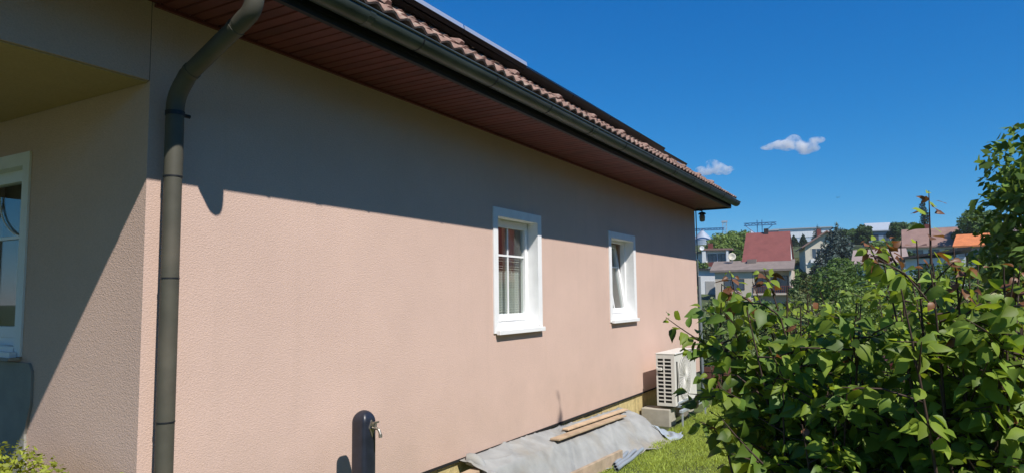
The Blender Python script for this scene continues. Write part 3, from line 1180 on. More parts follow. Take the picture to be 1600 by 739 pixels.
MB().tube([(sx + 0.006, tapy - 0.035, 0.553), (sx + 0.006, tapy - 0.035, 0.582)], 0.008, 10).build("tap_stem", M_chrome, st, smooth=True)
MB().obox((sx + 0.006, tapy - 0.035, 0.586), (0.028, 0, 0), (0, 0.007, 0), (0, 0, 0.005)).build("tap_lever", M_chrome, st)
MB().tube([(sx + 0.006, tapy - 0.0745, 0.514), (sx + 0.006, tapy - 0.077, 0.492)], 0.012, 10).build("hose_nozzle", M_chrome, st, smooth=True)

# ------------------------------------------------------------------ tarpaulin over a heap along the wall
rs = np.random.default_rng(3)


def tarp_h(x, y):
    """Height of the cloth over the covered timber stack."""
    d = -y
    top = np.interp(x, [5.0, 5.4, 6.2, 7.5, 9.2], [0.02, 0.01, 0.0, -0.03, -0.10])
    edge = np.interp(x, [5.0, 5.4, 6.2, 7.0, 8.2, 8.8, 9.2], [0.40, 0.46, 0.55, 0.58, 0.62, 0.70, 0.62])
    t = np.clip((d - 0.29) / (edge - 0.29), 0, 1)
    t = 0.55 * t + 0.45 * t * t * (3 - 2 * t)
    z = (top - 0.09 * np.clip(d / 0.29, 0, 1)) * (1 - t) + (GZ + 0.02) * t
    ends = np.clip((9.24 - x) / 0.35, 0, 1)
    z = (GZ + 0.02) + (z - GZ - 0.02) * (ends * ends * (3 - 2 * ends)) ** 0.6
    w1 = 1 - np.abs(np.sin(3.1 * x + 5.5 * d + 0.9 * np.sin(2.3 * x)))
    w2 = 1 - np.abs(np.sin(6.7 * x - 8.0 * d + 1.2 * np.sin(4 * x + 3 * d)))
    w3 = 1 - np.abs(np.sin(11.3 * x + 6.0 * d + 2 * np.sin(1.7 * x + 5 * d)))
    fold = 0.018 * w1 ** 7 + 0.012 * w2 ** 7 + 0.008 * w3 ** 6 + 0.010 * np.sin(2.3 * x + 4 * d) + 0.006 * np.sin(19 * x + 11 * d) * np.sin(13 * d)
    fold = fold + 0.022 * t * (1 - 0.4 * t) * np.sin(9.5 * x + 1.5 * np.sin(2.1 * x) + 2.5 * d) + 0.010 * t * np.sin(23 * x - 4 * d)
    return np.maximum(z + fold - 0.012, GZ + 0.014)


NX, NY = 190, 46
tx = np.linspace(5.08, 9.28, NX)
verts = []
for i, xx in enumerate(tx):
    out = np.interp(xx, [5.08, 6.0, 7.0, 8.0, 8.5, 8.9, 9.3], [0.44, 0.54, 0.60, 0.68, 0.76, 0.80, 0.60])
    out += 0.025 * math.sin(7 * xx) + 0.015 * math.sin(17 * xx)
    dd = np.linspace(0.015, out, NY)
    zz = tarp_h(np.full(NY, xx), -dd)
    for d, z in zip(dd, zz):
        verts.append((xx + 0.03 * math.sin(9 * d), -d, z))
ti, tj_ = np.meshgrid(np.arange(NX - 1), np.arange(NY - 1), indexing='ij')
a_ = (ti * NY + tj_).ravel()
tarp = link("tarpaulin", np_mesh("tarpaulin", np.array(verts), np.stack([a_, a_ + 1, a_ + NY + 1, a_ + NY], -1), M_tarp, smooth=True))
sol = tarp.modifiers.new("thickness", 'SOLIDIFY')
sol.thickness = 0.006
tag(tarp, "crumpled grey tarpaulin spread over a low heap along the wall foot", "tarpaulin")
# rolled end of the cloth
re_ = MB()
pts = []
for i in range(14):
    t = i / 13
    pts.append((5.16 + 0.05 * math.sin(5 * t), -0.03 - 0.36 * t, -0.01 - 0.16 * t + 0.015 * math.sin(9 * t)))
re_.tube(pts, [0.045 + 0.012 * math.sin(7 * i) + 0.008 * math.sin(3.1 * i) for i in range(14)], 14)
rl_ = re_.build("rolled_edge", M_tarp, tarp, smooth=True)


def plank(name, a, b, w, th, material, label, roll=0.0, group=None):
    a, b = Vector(a), Vector(b)
    d = (b - a)
    u = d.normalized()
    side = u.cross(Vector((0, 0, 1))).normalized()
    up = side.cross(u)
    o = MB().obox((0, 0, 0), u * d.length / 2, side * w / 2, up * th / 2).build(name, material, None, bevel=0.004)
    o.location = (a + b) / 2
    tag(o, label, "plank", group)
    return o


def on_tarp(x, y, off):
    return (x, y, float(tarp_h(np.array([x]), np.array([y]))[0]) + off)


plank("plank", on_tarp(6.45, -0.25, 0.030), on_tarp(8.40, -0.235, 0.035), 0.105, 0.02, M_wood, "raw timber plank on the tarpaulin, the outer one of two", group="planks lying on the tarpaulin")
plank("plank", on_tarp(6.9, -0.155, 0.032), on_tarp(8.75, -0.14, 0.036), 0.075, 0.02, M_wood, "raw timber plank on the tarpaulin, the one nearer the wall", group="planks lying on the tarpaulin")
plank("plank", (5.4, -0.50, GZ + 0.07), (7.45, -0.575, GZ + 0.06), 0.04, 0.15, M_oldwood, "weathered timber board on edge at the foot of the tarpaulin")
plank("plank", (5.2, -0.64, GZ + 0.03), (6.65, -0.66, GZ + 0.03), 0.13, 0.03, M_wood, "short pale plank lying on the grass in front of the tarpaulin")
plank("plank", (4.55, -0.16, -0.10), (5.25, -0.14, -0.095), 0.11, 0.03, M_wood, "pale plank end sticking out under the rolled end of the tarpaulin")
for k, (yy, lab) in enumerate(((-0.72, "grey conduit beside the tarpaulin, nearest the lawn"), (-0.665, "grey conduit beside the tarpaulin, the middle of three"),
                               (-0.615, "grey conduit beside the tarpaulin, nearest the wall"))):
    p = MB()
    n = 14
    x0_, x1_ = 6.95 + 0.1 * k, 8.0 - 0.1 * k
    pts = [(x0_ + (x1_ - x0_) * t, yy + 0.09 * t, GZ + 0.04 + 0.006 * math.sin(9 * t)) for t in np.linspace(0, 1, 12)]
    for r_, rev in ((0.021, False), (0.018, True)):
        q = MB().tube(pts, r_, n, cap=False)
        p.add(q.v, [tuple(reversed(f)) for f in q.f] if rev else q.f)
    rim = [(i, (i + 1) % n, 12 * n + (i + 1) % n, 12 * n + i) for i in range(n)]
    p.f += rim
    t = thing("conduit", lab, "pipe", (x0_, yy, GZ), group="grey conduits lying beside the tarpaulin", world=True)
    p.build("tube", M_conduit, t, smooth=True)
bsht = MB()
NB = 14
for i in range(NB):
    for j in range(NB):
        u, v = i / (NB - 1), j / (NB - 1)
        xx = 8.82 + 0.48 * u + 0.05 * math.sin(6 * v)
        yy = -0.46 - 0.32 * v - 0.05 * math.sin(5 * u)
        zz = max(float(tarp_h(np.array([min(xx, 9.3)]), np.array([yy]))[0]) + 0.016, GZ + 0.03) + 0.014 * math.sin(9 * u + 4 * v) + 0.012 * math.sin(13 * v)
        bsht.v.append((xx, yy, zz))
for i in range(NB - 1):
    for j in range(NB - 1):
        a = i * NB + j
        bsht.f.append((a, a + 1, a + NB + 1, a + NB))
bo = bsht.build("plastic_sheet", M_bluesheet, None, smooth=True)
sol = bo.modifiers.new("thickness", 'SOLIDIFY')
sol.thickness = 0.004
tag(bo, "pale blue plastic sheet folded over the far end of the tarpaulin", "sheet")

# brown fence posts beyond the house corner
fn = thing("board_fence", "short brown board fence beyond the far corner of the house", "fence", (13.6, -0.2, GZ), world=True)
for i in range(3):
    MB().box(13.55, 13.58, -0.38 + i * 0.16, -0.24 + i * 0.16, GZ + 0.05, 0.02 + 0.02 * (i % 2)).build("fence_board", M_brown, fn)
MB().box(13.585, 13.65, -0.40, -0.32, GZ - 0.2, 0.06).build("fence_post", M_brown, fn)

# ------------------------------------------------------------------ plants
# leaf: folded along the midrib, pointed, drooping tip; length 1 along +Y
LT = np.array([0, 0.12, 0.34, 0.58, 0.82, 1.0])
LW = np.array([0.02, 0.22, 0.34, 0.29, 0.12, 0.0])


def leaf_geo(fold=0.25, droop=0.25, width=1.0, wob=0.0):
    v, f = [], []
    for t, w in zip(LT, LW):
        zc = -droop * t * t
        w = w * width
        v += [(-w, t, zc + fold * w + wob * math.sin(9 * t)), (0, t, zc), (w, t, zc + fold * w - wob * math.sin(8 * t + 1))]
    for i in range(len(LT) - 1):
        a = i * 3
        f += [(a, a + 1, a + 4, a + 3), (a + 1, a + 2, a + 5, a + 4)]
    return np.array(v), np.array(f)


LEAF = [leaf_geo(0.25, 0.22, 1.0), leaf_geo(0.5, 0.4, 0.95, 0.02), leaf_geo(0.1, 0.1, 1.08, 0.025), leaf_geo(0.7, 0.3, 0.8), leaf_geo(-0.25, 0.45, 1.0, 0.03)]


def frame(dirs, ups):
    y = dirs / np.linalg.norm(dirs, axis=1, keepdims=True)
    x = np.cross(y, ups)
    x /= np.linalg.norm(x, axis=1, keepdims=True) + 1e-9
    z = np.cross(x, y)
    return np.stack([x, y, z], -1)      # columns


def joined_leaves(name, pos, rot, size, var, mats, midx, parent):
    V, Fa, mi = [], [], []
    off = 0
    for k, (lv, lf) in enumerate(LEAF):
        sel = np.where(var == k)[0]
        if len(sel) == 0:
            continue
        P = np.einsum('nij,kj->nki', rot[sel], lv) * size[sel][:, None, None] + pos[sel][:, None, :]
        V.append(P.reshape(-1, 3))
        Fa.append((lf[None] + (np.arange(len(sel)) * len(lv))[:, None, None] + off).reshape(-1, 4))
        mi.append(np.repeat(midx[sel], len(lf)))
        off += len(sel) * len(lv)
    me = np_mesh(name, np.concatenate(V), np.concatenate(Fa), None, smooth=True, idx=np.concatenate(mi), mats=mats)
    return link(name, me, parent)


LEAFMESH = {}


def leaf_mesh(k, M):
    key = (k, M.name)
    if key not in LEAFMESH:
        lv, lf = LEAF[k]
        LEAFMESH[key] = np_mesh("leaf", lv, lf, M, smooth=True)
    return LEAFMESH[key]


def shrub(name, label, cat, base, stems, leaf_size, mats, seed, sprigs=(), twigs=6, per=9, nmax=300, spread=0.28, group=None, tips=0.5, stem_r=0.011, leafy=0.3):
    """stems: list of tip points (world). Real stems, twigs, alternate leaves; young coloured leaves at the tips."""
    r = np.random.default_rng(seed)
    base = Vector(base)
    root = thing(name, label, cat, tuple(base), group=group, world=True)
    pos, dr, up, sz, mi = [], [], [], [], []

    def leaves_along(pts, s0, s1, n, size, tipmat):
        seg = np.array([tuple(p) for p in pts])
        L_ = np.concatenate([[0], np.cumsum(np.linalg.norm(np.diff(seg, axis=0), axis=1))])
        ph = r.uniform(0, 6.28)
        for i in range(n):
            t = s0 + (s1 - s0) * min(1.0, (i + r.uniform(0, 1.0)) / n) ** 0.75
            d = t * L_[-1]
            p = np.array([np.interp(d, L_, seg[:, a]) for a in range(3)])
            q = np.array([np.interp(min(d + 0.01, L_[-1]), L_, seg[:, a]) for a in range(3)]) - np.array([np.interp(max(d - 0.01, 0), L_, seg[:, a]) for a in range(3)])
            q /= np.linalg.norm(q) + 1e-9
            ph += 2.4
            side = np.array([math.cos(ph), math.sin(ph), 0.15])
            side -= q * side.dot(q)
            side /= np.linalg.norm(side)
            dd = side * 0.85 + q * 0.45 + np.array([0, 0, r.uniform(-1.1, 0.1)])
            dd /= np.linalg.norm(dd)
            pet = size * r.uniform(0.15, 0.4)
            pos.append(p + dd * pet)
            dr.append(dd)
            up.append(np.array([r.normal(-0.30, 0.55), r.normal(-0.55, 0.55), 0.75]))     # blades turn to the light
            young = t > 0.92 and r.random() < tips
            sz.append(size * r.uniform(0.62, 1.12) * (1 - 0.6 * t ** 5))
            mi.append(2 if young else (1 if r.random() < leafy + 0.25 * (t > 0.6) else 0))
    for a, b, *br in sprigs:
        a, b = Vector(a), Vector(b)
        k0 = len(mi)
        mid = (a + b) / 2 + Vector((0, 0, -0.02))
        pts = [a * (1 - t) ** 2 + mid * 2 * t * (1 - t) + b * t * t for t in np.linspace(0, 1, 7)]
        MB().tube(pts, [0.0045 - 0.0005 * i for i in range(7)], 5).build("stem", M_stem, root, smooth=True)
        leaves_along(pts, 0.15, 1.0, 16, leaf_size * (0.72 if br else 0.85), True)
        if br:                                              # a young bronze shoot
            for k_ in range(k0, len(mi)):
                mi[k_] = 2 if r.random() < 0.6 else 1
    for tip in stems:
        tip = Vector(tip)
        b0 = base + Vector((r.uniform(-0.12, 0.12), r.uniform(-0.12, 0.12), 0))
        L_ = (tip - b0).length
        c = (b0 + tip) / 2 + Vector((r.normal(0, 0.07), r.normal(0, 0.07), 0.12 * L_)) * 1.0
        if (tip - b0).z < 0.9:
            c.z += 0.1
        pts = [b0 * (1 - t) ** 2 + c * 2 * t * (1 - t) + tip * t * t for t in np.linspace(0, 1, 11)]
        rad = [stem_r * (1 - 0.82 * i / 10) for i in range(11)]
        sb = MB().tube(pts, rad, 6)
        leaves_along(pts, 0.30, 1.0, max(8, int(per * 3.2)), leaf_size, True)
        for k in range(twigs):
            t = r.uniform(0.22, 0.92)
            i = min(int(t * 10), 9)
            p0 = pts[i].lerp(pts[i + 1], t * 10 - i)
            a = r.uniform(0, 6.28)
            tl = spread * r.uniform(0.5, 1.15)
            d = Vector((math.cos(a), math.sin(a), r.uniform(0.05, 0.9))).normalized()
            p2 = p0 + d * tl
            pm = (p0 + p2) / 2 + Vector((0, 0, r.uniform(-0.02, 0.05)))
            tw = [p0, p0.lerp(pm, 0.9), p2]
            sb.tube(tw, [0.0035, 0.003, 0.0012], 4)
            leaves_along(tw, 0.12, 1.0, per, leaf_size, True)
        sb.build("stem", M_stem, root, smooth=True)
    pos, dr, up, sz, mi = np.array(pos), np.array(dr), np.array(up), np.array(sz), np.array(mi)
    rot = frame(dr, up)
    var = r.integers(0, len(LEAF), len(pos))
    # the leaves that show largest become objects of their own, the rest one joined part
    rel = pos - np.array(CAM)
    dep = rel @ np.array(F)
    uu = (rel @ np.array(RT)) / dep
    vv = (rel @ np.array(UP)) / dep
    inview = (dep > 0.3) & (np.abs(uu) < 0.75) & (np.abs(vv) < 0.36)
    score = np.where(inview, sz / np.maximum(dep, 0.3), 0)
    order = np.argsort(-score)
    single = order[:nmax]
    single = single[score[single] > 0.008]
    rest = np.setdiff1d(np.arange(len(pos)), single)
    Li = Matrix.Translation(-base)
    for i in single:
        o = bpy.data.objects.new("leaf", leaf_mesh(int(var[i]), mats[mi[i]]))
        S.collection.objects.link(o)
        mw = Matrix(rot[i].tolist()).to_4x4() @ Matrix.Scale(float(sz[i]), 4)
        mw.translation = Vector(pos[i])
        o.parent = root
        o.matrix_parent_inverse = Matrix.Identity(4)
        o.matrix_basis = Li @ mw
    if len(rest):
        ob = joined_leaves("foliage", pos[rest], rot[rest], sz[rest], var[rest], mats, mi[rest], root)
        ob['kind'] = 'stuff'
    return root


def tips_box(seed, n, yaw0, yaw1, d0, d1, s0, s1):
    r = np.random.default_rng(seed)
    out = []
    for i in range(n):
        out.append(polar(r.uniform(yaw0, yaw1), r.uniform(d0, d1), slope=s0 + (s1 - s0) * r.random() ** 0.7))
    return out


LM = [M_leaf, M_leafy, M_leafbr]
# nearest shrub, left part: dark ovate leaves in front of the lawn
A_tips = [polar(13.2, 2.9, 0.016), polar(12.6, 2.8, -0.03), polar(12.2, 2.85, -0.07), polar(11.4, 2.7, -0.02), polar(9.8, 2.8, 0.026),
          polar(10.8, 2.75, -0.075), polar(9.0, 2.6, -0.12), polar(7.8, 2.5, -0.17), polar(9.9, 2.6, -0.07)] + \
    tips_box(11, 24, 3.2, 9.6, 2.5, 3.3, -0.17, -0.005) + [polar(8.4, 2.85, 0.012), polar(10.9, 2.9, 0.018), polar(7.0, 2.9, 0.0)]
A_sprigs = [(polar(12.6, 2.8, -0.085), polar(17.6, 2.75, -0.030)), (polar(12.6, 2.8, -0.06), polar(16.2, 2.75, -0.075)),
            (polar(10.0, 2.6, -0.235), polar(13.9, 2.6, -0.16)), (polar(10.5, 2.7, -0.15), polar(13.6, 2.6, -0.125)),
            (polar(12.0, 2.9, -0.02), polar(12.5, 2.85, 0.032), 1), (polar(9.3, 2.8, 0.0), polar(10.0, 2.75, 0.034), 1)]
shrub("apricot_shrub", "dark leafy shrub in front of the lawn with one twig reaching to the wall", "shrub",
      polar(6.2, 2.9, z=GZ), A_tips, 0.082, LM, 21, A_sprigs, twigs=13, per=9, spread=0.22, tips=0.12)
B_tips = [polar(-1.2, 2.7, 0.055), polar(1.9, 2.6, 0.056), polar(0.6, 2.8, 0.06), polar(-0.4, 2.6, 0.065), polar(-2.6, 2.6, 0.055),
          polar(-4.0, 2.9, 0.04), polar(-5.4, 2.7, 0.03), polar(-6.6, 2.6, 0.02)] + \
    tips_box(12, 15, -8.0, 2.2, 2.4, 3.2, -0.05, 0.035) + tips_box(13, 11, -8.0, 3.0, 2.5, 3.2, -0.19, -0.10)
B_sprigs = [(polar(-1.2, 2.7, 0.035), polar(-1.35, 2.7, 0.126), 1), (polar(1.9, 2.6, 0.03), polar(2.7, 2.6, 0.068), 1),
            (polar(0.9, 2.65, 0.035), polar(1.5, 2.65, 0.066), 1), (polar(-2.6, 2.6, -0.02), polar(-3.4, 2.55, 0.042), 1),
            (polar(-5.6, 2.6, -0.03), polar(-6.3, 2.55, 0.03), 1)]
shrub("apricot_shrub", "tall leafy shrub with a slim bronze shoot standing against the sky", "shrub",
      polar(-2.2, 2.75, z=GZ), B_tips, 0.078, [mat("leaf_sunny", (0.165, 0.25, 0.034), rough=0.48, spec=0.32, rnd=0.4, transl=0.36), M_leafy, M_leafbr], 22, B_sprigs, twigs=12, per=9, spread=0.23, tips=0.12)  # first material: lighter copy of the dark leaf, sunlight put into the colour
LM2 = [mat("leaf_bright", (0.29, 0.39, 0.05), rough=0.5, spec=0.3, rnd=0.35, transl=0.42), mat("leaf_mid", (0.16, 0.24, 0.036), rough=0.5, spec=0.3, rnd=0.3, transl=0.3), M_leafy]
C_list = [(8.2, 5.6, 3.6, "fresh green shrub behind the dark one, left of the other pale shrubs", 31, -0.004),
          (3.6, 5.2, 3.4, "fresh green shrub in the middle of the row behind the dark shrubs", 32, 0.012),
          (-1.0, 4.9, 3.4, "fresh green shrub behind the tall bronze shoot", 33, 0.02),
          (-5.6, 4.6, 3.4, "bright green shrub at the right edge behind the dark shrubs", 34, 0.012)]
for (yw, d, wd, lab, sdd, top) in C_list:
    shrub("lilac_shrub", lab, "shrub", polar(yw, d, z=GZ), tips_box(sdd, 26, yw - wd, yw + wd, d - 0.6, d + 0.6, -0.17, top),
          0.056, LM2, sdd, twigs=12, per=9, spread=0.26, nmax=250, tips=0.0, leafy=0.5, group="fresh green shrubs behind the nearest ones")


# leaf clouds for trees further away
def leaf_cloud(n, centres, radii, size, seed, flat=0.0, outward=0.6, shape='quad'):
    r = np.random.default_rng(seed)
    centres = np.asarray(centres, float)
    radii = np.asarray(radii, float)
    w = np.prod(radii, axis=1) ** (2 / 3)
    k = r.choice(len(centres), n, p=w / w.sum())
    d = r.normal(size=(n, 3))
    d /= np.linalg.norm(d, axis=1, keepdims=True)
    rad = r.uniform(0.35, 1.0, n) ** 0.6
    p = centres[k] + d * radii[k] * rad[:, None]
    nrm = d * outward + r.normal(size=(n, 3)) * 0.6
    nrm[:, 2] += 0.35
    nrm /= np.linalg.norm(nrm, axis=1, keepdims=True)
    t = np.cross(nrm, r.normal(size=(n, 3)))
    t /= np.linalg.norm(t, axis=1, keepdims=True)
    b = np.cross(nrm, t)
    s = size * r.uniform(0.6, 1.3, n)[:, None]
    V = np.stack([p - t * s, p + b * s * 0.55 - nrm * s * 0.15, p + t * s, p - b * s * 0.55 - nrm * s * 0.15], 1).reshape(-1, 3)
    Fa = np.arange(n * 4).reshape(-1, 4)
    return V, Fa


def tree(name, label, yaw, d, top, bottom_z=None, width=2.0, leaf=None, n=1800, size=0.16, seed=1, kind='round', group=None, cat="tree", lobes=9):
    """top: slope (rise / distance) of the tree top seen from the garden."""
    r = np.random.default_rng(seed)
    gz_ = float(terrain(polar(yaw, d).x, polar(yaw, d).y))
    base = polar(yaw, d, z=gz_)
    h = CAM.z + top * d - gz_
    t = thing(name, label, cat, tuple(base), group=group)
    w = width / 2
    if kind == 'cone':
        lay = 11
        cs, rs_ = [], []
        V, Fa = [], []
        off = 0
        for i in range(lay):
            f = i / (lay - 1)
            zc = h * (0.10 + 0.86 * f)
            rr = w * (1 - f) ** 0.72 + 0.05 * w
            nb = max(3, int(9 * (1 - f) + 3))
            for b in range(nb):
                a = 2 * math.pi * (b + r.uniform(-0.3, 0.3)) / nb + i
                for s in (0.45, 0.85):
                    cs.append((rr * s * math.cos(a), rr * s * math.sin(a), zc - 0.16 * rr * s))
                    rs_.append((rr * 0.33, rr * 0.33, h * 0.05 + 0.05 * rr))
            cs.append((0, 0, zc))
            rs_.append((rr * 0.45, rr * 0.45, h * 0.07))
        V, Fa = leaf_cloud(n, cs, rs_, size, seed)
    elif kind == 'column':
        cs = [(r.normal(0, w * 0.15), r.normal(0, w * 0.15), h * (0.08 + 0.86 * i / 13)) for i in range(14)]
        rs_ = [(w * math.sin(math.pi * (0.12 + 0.8 * i / 13)) ** 0.6, w * math.sin(math.pi * (0.12 + 0.8 * i / 13)) ** 0.6, h / 14) for i in range(14)]
        V, Fa = leaf_cloud(n, cs, rs_, size, seed)
    else:
        cs, rs_ = [], []
        lo = 0.12 if kind == 'bush' else 0.26
        for i in range(lobes):
            f = (i + 0.5) / lobes
            a = 2.4 * i + r.uniform(0, 0.8)
            prof = math.sin(math.pi * (0.16 + 0.76 * f)) ** 0.7
            rr = w * 0.62 * prof
            cs.append((rr * math.cos(a), rr * math.sin(a), h * (lo + (0.9 - lo) * f)))
            q = w * r.uniform(0.34, 0.5) * (0.75 + 0.3 * prof)
            rs_.append((q, q, min(q * 0.8, h * 0.22)))
        cs.append((0, 0, h * (0.5 + lo / 2)))
        rs_.append((w * 0.5, w * 0.5, h * 0.33))
        V, Fa = leaf_cloud(n, cs, rs_, size, seed)
        # a few stray shoots to break the outline
        cs2 = [(c[0] * 1.15 + r.normal(0, 0.07 * w), c[1] * 1.15 + r.normal(0, 0.07 * w), c[2] + abs(r.normal(0, 0.04 * h))) for c in cs]
        V2, F2 = leaf_cloud(max(20, n // 8), cs2, [(q[0] * 0.8, q[1] * 0.8, q[2] * 0.8) for q in rs_], size * 0.9, seed + 99)
        Fa = np.concatenate([Fa, F2 + len(V)])
        V = np.concatenate([V, V2])
    link("crown", np_mesh("crown", V, Fa, leaf), t)
    tk = MB()
    tr = max(0.03, 0.018 * h)
    tk.tube([(0, 0, -0.3), (0.02 * h, 0, h * 0.4), (0, 0.01 * h, h * 0.85)], [tr, tr * 0.7, tr * 0.2], 7)
    for i in range(5):
        c = Vector(cs[(i * 3) % len(cs)])
        tk.tube([(0, 0, h * (0.2 + 0.1 * i)), tuple(c)], [tr * 0.4, tr * 0.12], 5)
    tk.build("trunk", M_bark, t)
    return t


G_dark = leafmat("foliage_dark", (0.052, 0.095, 0.026))
G_mid = leafmat("foliage_mid", (0.10, 0.165, 0.040))
G_light = leafmat("foliage_light", (0.16, 0.235, 0.055))
G_pale = leafmat("foliage_pale", (0.165, 0.205, 0.085))
G_olive = leafmat("foliage_olive", (0.125, 0.125, 0.045))
G_spruce = leafmat("foliage_spruce", (0.065, 0.095, 0.085), t=0.1)
G_con = leafmat("foliage_conifer", (0.028, 0.050, 0.024), t=0.1)

# the big broad-leaved tree at the right edge
tree("walnut_tree", "tall dark broad-leaved tree cut by the right edge of the view", -11.6, 11.5, 0.215, width=3.5, leaf=leafmat("foliage_walnut", (0.13, 0.215, 0.04), t=0.35),
     n=12000, size=0.08, seed=41, lobes=19)
# garden belt beyond the shrubs: (kind, label, yaw, d, top, width, material, n, size, seed)
belt = [
    ("bush", "pale grey-green bush beside the far corner of the house", 13.4, 24, 0.000, 2.6, G_pale, 1800, 0.09, 51),
    ("bush", "light green bush below the white house, left of the balcony house", 12.0, 30, 0.008, 2.6, G_light, 1500, 0.11, 52),
    ("bush", "mid green bush under the balcony of the red-roofed house", 9.6, 36, -0.006, 3.2, G_mid, 1500, 0.12, 53),
    ("bush", "pale grey-green bush right of the balcony house", 6.9, 34, 0.004, 3.0, G_pale, 1800, 0.12, 54),
    ("bush", "olive brown bush under the beige house with two windows", 6.3, 52, 0.030, 3.2, G_olive, 1300, 0.15, 55),
    ("bush", "dark green bush at the right wall of the balcony house", 7.6, 62, 0.026, 2.6, G_dark, 1200, 0.17, 56),
    ("round", "spreading mid green tree in front of the blue spruce", 4.3, 48, 0.052, 5.6, G_mid, 2600, 0.16, 57),
    ("bush", "light green bush in front of the spreading mid green tree", 3.2, 32, 0.010, 3.4, G_light, 1800, 0.11, 58),
    ("round", "mid green tree below the pink-grey roof behind the bronze shoot", 1.2, 44, 0.041, 5.4, G_mid, 2000, 0.16, 59),
    ("bush", "light green bush left of the bronze shoot, below the pink-grey roof", 1.6, 26, 0.018, 2.6, G_light, 1500, 0.09, 60),
    ("bush", "dark green bush below the brown roofed house", -1.5, 30, 0.042, 3.4, G_dark, 1600, 0.12, 61),
    ("round", "fresh green tree below the orange roof", -3.4, 34, 0.046, 4.0, G_light, 2000, 0.13, 62),
    ("bush", "cream flowering bush in front of the tree at the right edge", -5.2, 8.5, 0.028, 1.3, leafmat("foliage_cream", (0.34, 0.34, 0.16)), 260, 0.05, 63),
    ("round", "mid green tree between the beige house and the white house on the hill", 13.0, 140, 0.084, 8.5, G_light, 2000, 0.36, 64),
    ("round", "light green tree right of the white house on the hill", 12.0, 150, 0.088, 8.0, G_light, 2000, 0.38, 65),
    ("round", "dark round tree just left of the steep red roof", 12.1, 128, 0.066, 5.0, G_mid, 1300, 0.3, 66),
    ("round", "dense green tree on the skyline in front of the pale far hall at right", -4.1, 140, 0.101, 8.0, G_mid, 2600, 0.36, 67),
    ("round", "dark tree at the left wall of the grey-blue house", 2.9, 190, 0.089, 5.0, G_dark, 1000, 0.42, 68),
    ("round", "dark tree at the right of the grey-blue house", 0.75, 185, 0.090, 5.0, G_dark, 1000, 0.42, 69),
    ("round", "green tree in front of the grey-blue house", 1.8, 165, 0.066, 7.0, G_mid, 1300, 0.42, 70),
    ("round", "dark tree behind the beige house, on the skyline beside the hall", 4.0, 200, 0.082, 9.0, G_dark, 1300, 0.5, 71),
    ("round", "dark tree left of the brown roofed house", 0.4, 150, 0.068, 4.6, G_dark, 1000, 0.36, 72),
    ("round", "green tree on the skyline behind the brown roof", -0.4, 210, 0.082, 8.0, G_mid, 1300, 0.5, 73),
    ("round", "mid green tree left of the brown house gable", 1.3, 120, 0.056, 4.0, G_mid, 1000, 0.32, 74),
    ("round", "green tree right of the orange roof", -5.6, 90, 0.075, 5.0, G_mid, 1300, 0.26, 75),
    ("round", "mid green tree in front of the lower windows of the beige house", 5.6, 118, 0.042, 5.0, G_mid, 1200, 0.28, 77),
    ("round", "light green tree just right of the blue spruce", 3.3, 112, 0.060, 4.6, G_light, 1200, 0.28, 78),
    ("round", "dark green tree between the pink-grey roof and the brown roof", 0.1, 108, 0.056, 4.0, G_dark, 1100, 0.26, 79),
    ("round", "pale green tree left of the orange roof, in front of the brown house", -2.3, 96, 0.052, 3.4, G_light, 1000, 0.24, 83),
    ("round", "broad green tree on the skyline between the spruce and the grey-blue house", 3.4, 230, 0.083, 10.0, G_mid, 1300, 0.5, 84),
    ("round", "round green tree on the skyline above the left end of the brown roof", 0.2, 240, 0.088, 9.0, G_mid, 1300, 0.5, 85),
    ("bush", "olive bush on the grassy slope below the long hall", 7.4, 150, 0.048, 5.0, G_olive, 800, 0.36, 86),
    ("round", "green tree at the left wall of the white house", 14.9, 118, 0.050, 3.6, G_mid, 900, 0.28, 87),
    ("bush", "green hedge plant at the foot of the beige house", 7.7, 110, 0.034, 4.0, G_mid, 900, 0.3, 76),
]
for (kd, lab, yw, d, top, wd, lf, n, sz_, sdd) in belt:
    nm = "bush" if kd == "bush" else "broadleaf_tree"
    tree(nm, lab, yw, d, top, width=wd, leaf=lf, n=int(n * 2.2), size=sz_ * 0.72, seed=sdd, kind=kd, cat="bush" if kd == "bush" else "tree",
         group="bushes in the gardens below" if kd == "bush" else "trees on the hillside")
tree("spruce_tree", "blue-grey spruce in front of the beige house with two windows", 4.75, 108, 0.094, width=8.6, leaf=G_spruce, n=16000, size=0.24, seed=81, kind='cone')
tree("cypress_tree", "slim dark cypress standing up above the skyline behind the brown roof", -0.95, 150, 0.117, width=1.9, leaf=G_con, n=3000, size=0.15, seed=82, kind='column')
for i, (yw, d, top, wd, lab) in enumerate((
        (6.05, 190, 0.092, 4.2, "dark conifer on the skyline above the beige house"),
        (7.1, 200, 0.0805, 2.2, "small dark conifer in front of the pale hall, right one of two"),
        (7.75, 200, 0.080, 2.2, "small dark conifer in front of the pale hall, left one of two"),
        (13.55, 170, 0.083, 4.6, "dark conifer above the roof of the white house"),
        (3.2, 220, 0.085, 3.6, "dark conifer on the skyline left of the grey-blue house"))):
    tree("conifer_tree", lab, yw, d, top, width=wd, leaf=G_con, n=2600, size=0.22, seed=90 + i, kind='cone', group="dark conifers on the hill")

